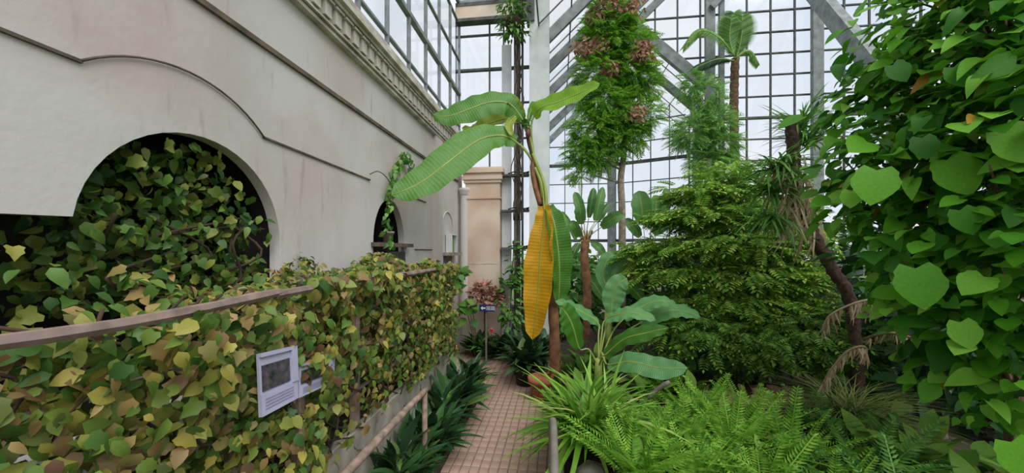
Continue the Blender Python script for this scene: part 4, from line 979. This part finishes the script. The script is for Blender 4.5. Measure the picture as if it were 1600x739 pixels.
# layered shrub
LAY = [tpl_spray(6, .36, .085, .22, .5), tpl_spray(7, .30, .075, .35, .5), tpl_spray(5, .42, .1, .15, .4)]
SY = 6.3
ls = thing('layered_shrub', 'large mounded shrub with yellow green layered leaves right of centre', 'shrub', (P(1130, 500, SY).x, SY, .3))
lb_ = [blob(*q[:5], q[5]*.72) for q in ((1100, 300, 6.5, .7, .6, .28), (1150, 290, 6.6, .6, .6, .25), (1068, 340, 6.3, .65, .6, .24), (1120, 340, 6.2, .9, .7, .3), (1190, 330, 6.3, .7, .7, .3), (1035, 388, 6.2, .55, .5, .2), (1080, 385, 6.0, .8, .6, .28), (1150, 385, 5.8, .9, .7, .3), (1215, 375, 5.9, .7, .6, .3), (1040, 425, 6.0, .6, .5, .25), (1100, 430, 5.8, .8, .6, .28), (1170, 430, 5.6, .9, .6, .3), (1230, 425, 5.7, .6, .6, .3), (1080, 465, 5.8, .6, .5, .22), (1150, 470, 5.5, .8, .6, .26), (1220, 470, 5.5, .7, .6, .28), (1130, 265, 6.7, .5, .5, .2), (990, 400, 6.3, .35, .35, .2), (1100, 305, 6.4, .55, .6, .18))]
foliage(ls, 'leaf_spray', 'leaf_mass', LAY, blob_leaves(lb_, 4300, (.18, .34), LAY, flat=True), M_SHRUB, 300, False)
sbase = V(P(1150, 500, 6.2).x, 6.2, .25)
MB().tube(bez([sbase, sbase+V(.05, 0, .5), sbase+V(0, .1, 1.2)], 8), .07, 8).build('trunk', M_BARK, ls, True)
for b in lb_: MB().tube(bez([sbase+V(0, 0, U(.3, 1.0)), V((sbase.x+b[0])/2, (sbase.y+b[1])/2, (b[2]+.9)/2), V(b[0], b[1], b[2]-.05)], 9), [.03-.0025*i for i in range(9)], 6).build('branch', M_BARK, ls, True)
# darker understorey below it
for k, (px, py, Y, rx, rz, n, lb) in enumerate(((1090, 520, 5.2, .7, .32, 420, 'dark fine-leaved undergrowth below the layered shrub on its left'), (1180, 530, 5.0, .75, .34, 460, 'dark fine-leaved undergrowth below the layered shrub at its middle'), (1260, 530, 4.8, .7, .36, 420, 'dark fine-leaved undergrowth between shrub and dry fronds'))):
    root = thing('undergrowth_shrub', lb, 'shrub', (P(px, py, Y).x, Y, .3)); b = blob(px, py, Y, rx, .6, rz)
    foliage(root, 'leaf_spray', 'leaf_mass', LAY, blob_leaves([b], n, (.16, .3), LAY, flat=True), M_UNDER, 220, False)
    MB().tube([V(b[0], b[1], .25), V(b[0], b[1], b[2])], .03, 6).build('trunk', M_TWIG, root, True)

# leaning palm with spiky crown and dead skirt
LY = 4.6
dl = thing('leaning_dragon_tree', 'leaning dark trunk with spiky green tufts and dry hanging blades', 'tree', (P(1335, 500, 4.3).x, 4.3, .3))
tb = [P(1345, 560, 4.2), P(1330, 480, 4.25), P(1300, 420, 4.35), P(1268, 360, 4.5), P(1247, 300, 4.6), P(1240, 240, 4.6), P(1236, 188, 4.6)]
tb[0].z = .25
n = 60; MB().tube(bez(tb, n), [.055+.008*math.sin(i*2.4)+.012*(i/n) for i in range(n)], 10).build('trunk', M_BARKD, dl, True)
BLD = [tpl_blade(.013, 5, .35), tpl_blade(.016, 5, .7), tpl_blade(.011, 5, .15)]
pl_ = []
for (px, py, Y, n, l, up) in ((1262, 222, 4.7, 90, .5, .7), (1250, 200, 4.75, 60, .48, .95), (1215, 262, 4.55, 110, .5, .25), (1205, 300, 4.6, 90, .5, .15), (1200, 340, 4.5, 70, .45, -.1)):
    c = P(px, py, Y)
    for _ in range(n):
        a = U(0, 6.28); d = V(math.cos(a), math.sin(a), up+U(-.4, .7)); pl_.append((int(U(0, 2.99)), frame(c+V(U(-.06, .06), U(-.06, .06), U(-.06, .06)), d, (0, 0, 1), (1, l*U(.6, 1.15), l), U(-.3, .3))))
foliage(dl, 'blade', 'blade_mass', BLD, pl_, M_MIDLEAF, 300)
for (px, py) in ((1215, 268), (1207, 305), (1203, 342)): MB().tube(bez([tb[4], (tb[4]+P(px, py, 4.6))*.5+V(0, 0, -.06), P(px, py, 4.6)], 8), .02, 6).build('branch', M_BARKD, dl, True)
pl_ = []
for _ in range(120):
    t = U(0, 1); c = tb[3]*(1-t)+tb[5]*t; pl_.append((int(U(0, 2.99)), frame(c+V(U(-.22, .08), -.05, U(-.1, .1)), (U(-1, .4), U(-.6, .3), -1.2), (-.2, -1, .3), (.8, U(.25, .5), .3))))
foliage(dl, 'dry_blade', 'dry_blade_mass', BLD, pl_, M_DRYSTRAW, 200)
# dry fronds arching
def dry_frond(label, pts, hang_l, n=90):
    sp = bez(pts, 40); root = thing('dry_frond', label, 'dead frond', tuple(pts[0]), 'dead fronds'); pl = []
    MB().tube(sp, [.016-.011*i/39 for i in range(40)], 6).build('midrib', M_DRYSTRAW, root, True)
    for i in range(n):
        q = sp[int(U(2, 39.9))]; pl.append((int(U(0, 2.99)), frame(q, (U(-.35, .35), U(-.4, .3), -1), (0, -1, .2), (.6, hang_l*U(.5, 1.1), .12))))
    foliage(root, 'leaflet', 'leaflets', BLD, pl, M_DRYSTRAW, 200)
def frond_root(px, py, Y): return P(px, py, Y)
dry_frond('straw coloured dead frond hanging below the leaning trunk', [P(1345, 478, 4.1), P(1370, 468, 3.95), P(1340, 472, 3.85), P(1300, 490, 3.8), P(1285, 510, 3.8)], .2)
dry_frond('long dead frond arching over grass at right of the ferns', [P(1352, 560, 4.0), P(1350, 542, 3.8), P(1325, 548, 3.7), P(1300, 575, 3.6), P(1285, 600, 3.6)], .16)
dry_frond('pale dead frond lying right of the leaning trunk', [P(1350, 530, 4.1), P(1385, 520, 3.9), P(1430, 530, 3.8), P(1480, 560, 3.7), P(1520, 575, 3.7)], .12)
# fine grass mound under the long dead frond
gm = P(1325, 625, 3.75)
gr = thing('fine_grass_tuft', 'rounded tuft of fine drooping grass under the dead frond', 'grass tuft', (gm.x, gm.y, .3)); pl_ = []
for _ in range(700):
    a = U(0, 6.28); e = U(.5, 1.5); pl_.append((int(U(0, 1.99)), frame(gm+V(U(-.1, .1), U(-.1, .1), -.25), (math.cos(a)*math.cos(e), math.sin(a)*math.cos(e), math.sin(e)), (0, 0, 1), (.5, U(.4, .62), U(.5, 1)))))
foliage(gr, 'blade', 'blade_mass', [tpl_blade(.01, 6, .9), tpl_blade(.01, 6, .6)], pl_, M_GRASSY, 300)

# broad heart-leaved tree filling the right side
HRT_N = [tpl_leaf(.3, 5, .2, .3, False, .4)]
HRT = [tpl_leaf(.46, 6, .16, .2, True, .35), tpl_leaf(.42, 6, .3, .35, True, .35), tpl_leaf(.5, 6, .1, .12, True, .36)]
ht = thing('heart_leaf_tree', 'tree with large heart-shaped leaves filling the right edge of the view', 'tree', (3.3, 3.1, .3))
hts = V(3.35, 3.15, .3)
MB().tube(bez([hts, hts+V(-.05, 0, 1.2), hts+V(-.1, .05, 2.4), hts+V(.05, .1, 4.4)], 20), [.07-.045*i/19 for i in range(20)], 10).build('trunk', M_BARK, ht, True)
hb_ = []
for (px, py, Y, r, rz) in ((1350, 180, 3.5, .42, .36), (1420, 130, 3.3, .55, .5), (1500, 80, 3.0, .6, .5), (1570, 60, 2.8, .6, .6), (1352, 260, 3.4, .4, .35), (1410, 250, 3.1, .55, .45), (1500, 220, 2.9, .55, .5), (1580, 200, 2.6, .5, .5), (1368, 345, 3.4, .4, .33), (1400, 350, 3.1, .5, .4), (1480, 340, 2.8, .5, .4), (1570, 340, 2.6, .5, .45), (1435, 430, 3.1, .4, .28), (1480, 450, 2.9, .5, .35), (1570, 470, 2.7, .5, .4), (1500, 560, 3.0, .4, .3), (1585, 600, 2.7, .45, .35), (1480, 0, 3.2, .6, .4), (1580, -60, 2.9, .6, .5), (1650, 150, 2.4, .5, .8), (1650, 420, 2.4, .5, .7)):
    c = P(px, py, Y); hb_.append((c.x, c.y, c.z, r, r, rz))
pl_ = []; tot = sum(b[3]*b[4]*b[5] for b in hb_)
for (x, y, z, rx, ry, rz) in hb_:
    for _ in range(int(3300*rx*ry*rz/tot)):
        d = V(RNG.normal(), RNG.normal(), RNG.normal()).normalized(); r = U(.3, 1.05); p = V(x+d.x*rx*r, y+d.y*ry*r, z+d.z*rz*r)
        out = V(d.x*.7-.4, d.y*.7-.4, 0)
        n_ = V(out.x*.45+U(-.5, .5), out.y*.45+U(-.5, .5), .95); dd = V(out.x+U(-.9, .9), out.y+U(-.9, .9), -.3+U(-.35, .35))
        s_ = U(.07, .15) if U(0, 1) < .86 else U(.15, .22)
        pl_.append((int(U(0, 3.99)), frame(p, dd, n_, (s_*U(.75, 1.05), s_, s_*U(.6, 2.2)), U(-.5, .5))))
for (px, py, Y, s, ang) in ((1430, 445, 2.45, .24, 0), (1370, 290, 2.6, .24, -.3), (1480, 275, 2.5, .24, .3), (1565, 230, 2.3, .22, .5), (1440, 230, 2.5, .14, 0), (1500, 345, 2.4, .15, .2), (1330, 310, 2.7, .12, -.2), (1395, 115, 2.7, .14, .4), (1490, 120, 2.5, .14, .2), (1580, 715, 2.2, .2, .3), (1500, 520, 2.4, .15, .1)):
    c = P(px, py, Y); pl_.append((2, frame(c+V(0, 0, s*.4), (math.sin(ang), -.25, -.8), (-.35, -.85, .4), s)))
foliage(ht, 'leaf', 'leaf_mass', HRT+HRT_N, pl_, M_HEART, 300)
for (x, y, z, rx, ry, rz) in hb_:
    for _ in range(2):
        e_ = V(x+U(-1, 1)*rx*.7, y+U(-1, 1)*ry*.7, z+U(-.3, 1)*rz*.7); z0 = max(.5, e_.z-U(.4, .9))
        MB().tube(bez([V(hts.x-.06, hts.y, z0), (V(hts.x, hts.y, z0)+e_)*.5+V(0, 0, .05), e_], 10), [.018-.0015*i for i in range(10)], 6).build('branch', M_BARK, ht, True)

# ================================================================== FERNS AND GROUND PLANTS
FRN = [tpl_spray(24, .13, .017, .35, .75), tpl_spray(24, .11, .016, .6, .75), tpl_spray(22, .14, .018, .15, .75)]
def fern(label, x, y, n, l, m, el=(.5, 1.3)):
    z = bed_h(x, y); root = thing('fern', label, 'fern', (x, y, z), 'ferns in the right bed'); pl = []
    for k in range(n):
        a = 6.28*k/n+U(-.3, .3); e = U(*el); L = U(l*.7, l*1.15)
        pl.append((int(U(0, 2.99)), frame((x+U(-.04, .04), y+U(-.04, .04), z), (math.cos(a)*math.cos(e), math.sin(a)*math.cos(e), math.sin(e)), (0, 0, 1), L, U(-.4, .4))))
    foliage(root, 'frond', 'fronds', FRN, pl, m, 60, False)
FP = [(.55, 2.75, 'fern nearest the strap-leaved clump at the bottom edge'), (.95, 2.75, 'second fern along the bottom edge from the strap-leaved clump'), (1.35, 2.7, 'third fern along the bottom edge from the strap-leaved clump'), (1.75, 2.65, 'fourth fern along the bottom edge, below the grass tuft'),
      (.65, 3.25, 'fern just right of the strap-leaved clump'), (1.05, 3.3, 'fern in front of the low bluish banana leaves'), (1.45, 3.25, 'tall fern in the middle of the fern bed'), (1.85, 3.2, 'fern at the foot of the rounded grass tuft'),
      (.9, 3.85, 'fern behind the strap-leaved clump under the banana leaves'), (1.35, 3.85, 'fern behind the fern bed near the orange leaf litter'), (1.8, 3.8, 'fern left of the long dead frond'), (2.2, 2.9, 'dark fern below the heart-leaved tree'), (2.3, 3.5, 'fern between grass tuft and heart-leaved tree'), (2.0, 2.35, 'fern at the bottom right corner of the bed')]
for k, (x, y, lb) in enumerate(FP): fern(lb, x, y, 24+int(U(0, 8)), U(.42, .68), M_FERN if k < 11 else M_MIDLEAF)
# leafy weeds between the ferns
for k, (x, y, lb) in enumerate(((.75, 3.0, 'leafy weed between the first ferns by the strap plant'), (1.2, 3.0, 'leafy weed in the middle of the front ferns'), (1.6, 3.0, 'leafy weed at the right of the front ferns'), (1.15, 3.6, 'leafy weed behind the front ferns'), (1.6, 3.55, 'leafy weed before the layered shrub'), (2.4, 2.5, 'leafy weed below the heart-leaved tree'))):
    rosette('leafy_weed', lb, (x, y, bed_h(x, y)), 130, .10, .2, M_MIDLEAF if k % 2 else M_STRAP, el=(.6, 1.55), spread=.28, group='weeds among the ferns')
# bushes before the far glazing that close the view at bed level
for k, (px, py, Y, rx, rz, n, m, lb) in enumerate(((890, 440, 8.2, .6, .7, 330, M_MIDLEAF, 'leafy green bush behind the banana trunk'), (955, 430, 8.8, .8, .7, 360, M_MIDLEAF, 'green bush below the paddle-leaved plants'), (1020, 430, 8.6, .9, .8, 330, M_DARKLEAF, 'dark bush behind the layered shrub on its left'), (1250, 400, 8.2, 1.3, 1.0, 520, M_DARKLEAF, 'dark bush behind the leaning trunk'), (1400, 450, 6.2, 1.3, 1.1, 520, M_DARKLEAF, 'dark bush behind the heart-leaved tree'), (1180, 300, 9.6, 1.3, .7, 330, M_FEATHERL, 'pale bush at the foot of the tall palm'), (1520, 480, 4.3, 1.0, 1.0, 420, M_DARKLEAF, 'dark bush at the far right under the heart leaves'))):
    b = blob(px, py, Y, rx, .7, rz); root = thing('green_bush', lb, 'bush', (b[0], b[1], .3))
    foliage(root, 'leaf', 'leaf_mass', [tpl_leaf(.3, 4, .2, .3), tpl_leaf(.22, 5, .3, .4)], blob_leaves([b, (b[0], b[1], max(.5, b[2]-.9), rx, .7, .6)], n*2, (.14, .3), [0, 1]), m, 120)
    for q in range(3): MB().tube([V(b[0]+.1*q, b[1], .2), V(b[0]+.2*(q-1), b[1], b[2])], .02, 6).build('stem', M_TWIG, root, True)
c = P(812, 410, 7.12)
root = thing('green_bush', 'leafy climber in front of the ledges right of the pier', 'bush', (c.x, 7.1, .0))
foliage(root, 'leaf', 'leaf_mass', [tpl_leaf(.3, 4, .2, .3)], blob_leaves([(c.x-.05, 6.9, 1.75, .15, .1, .5), (c.x-.15, 6.85, 1.1, .25, .12, .6)], 260, (.08, .16), [0]), M_MIDLEAF, 150)
for q in range(3): MB().tube([V(c.x-.1*q, 6.98, .0), V(c.x-.05*q, 7.0, 2.2)], .01, 5).build('stem', M_TWIG, root, True)
# rocks, stick and fallen leaves in the bed
def rock(label, px, py, Y, r):
    c = P(px, py, Y); mb = MB(); n1, n2 = 10, 7; ph = U(0, 6)
    for i in range(n2):
        th = math.pi*i/(n2-1)
        for j in range(n1):
            a = 6.283*j/n1; k = 1+.16*math.sin(2*a+ph+th*3)+.1*math.sin(5*a+ph*2)
            mb.v.append((c.x+r*k*math.sin(th)*math.cos(a), c.y+r*k*math.sin(th)*math.sin(a)*.8, bed_h(c.x, c.y)+r*.25+r*.65*math.cos(th)))
    for i in range(n2-1):
        for j in range(n1): mb.f.append((i*n1+j, (i+1)*n1+j, (i+1)*n1+(j+1) % n1, i*n1+(j+1) % n1))
    tag(mb.build('rock', M_ROCK, None, True), label, 'rock', 'rocks in the bed')
rock('grey rock under the low bluish banana leaves', 1045, 610, 3.75, .16)
rock('grey rock at the foot of the strap-leaved clump', 925, 715, 2.95, .13)
rock('pale rock below the dead fronds', 1408, 650, 3.3, .13)
rock('grey rock right of the leaning trunk', 1450, 560, 3.9, .16)
tag(MB().tube(bez([P(1012, 622, 3.7), P(1028, 608, 3.65), P(1040, 600, 3.6), P(1046, 597, 3.6)], 10), .022, 8).build('grey_stick', M_PIPE, None, True), 'short grey stick lying below the low banana leaves', 'stick')
root = thing('leaf_litter', 'orange and brown fallen leaves on soil before the layered shrub', 'fallen leaves', (P(1140, 570, 4.3).x, 4.3, .35)); pl_ = []
for _ in range(160):
    q = V(P(1140, 560, 4.3).x+U(-.7, .7), 4.3+U(-.3, .4), 0); q.z = bed_h(q.x, q.y)+U(.0, .08); pl_.append((0, frame(q, (U(-1, 1), U(-1, 1), U(-.1, .3)), (U(-.4, .4), U(-.6, .2), 1), U(.07, .16))))
foliage(root, 'leaf', 'leaves', [tpl_leaf(.3, 4, .3, .1)], pl_, M_DRY, 160)

# low ground cover closing the bare soil
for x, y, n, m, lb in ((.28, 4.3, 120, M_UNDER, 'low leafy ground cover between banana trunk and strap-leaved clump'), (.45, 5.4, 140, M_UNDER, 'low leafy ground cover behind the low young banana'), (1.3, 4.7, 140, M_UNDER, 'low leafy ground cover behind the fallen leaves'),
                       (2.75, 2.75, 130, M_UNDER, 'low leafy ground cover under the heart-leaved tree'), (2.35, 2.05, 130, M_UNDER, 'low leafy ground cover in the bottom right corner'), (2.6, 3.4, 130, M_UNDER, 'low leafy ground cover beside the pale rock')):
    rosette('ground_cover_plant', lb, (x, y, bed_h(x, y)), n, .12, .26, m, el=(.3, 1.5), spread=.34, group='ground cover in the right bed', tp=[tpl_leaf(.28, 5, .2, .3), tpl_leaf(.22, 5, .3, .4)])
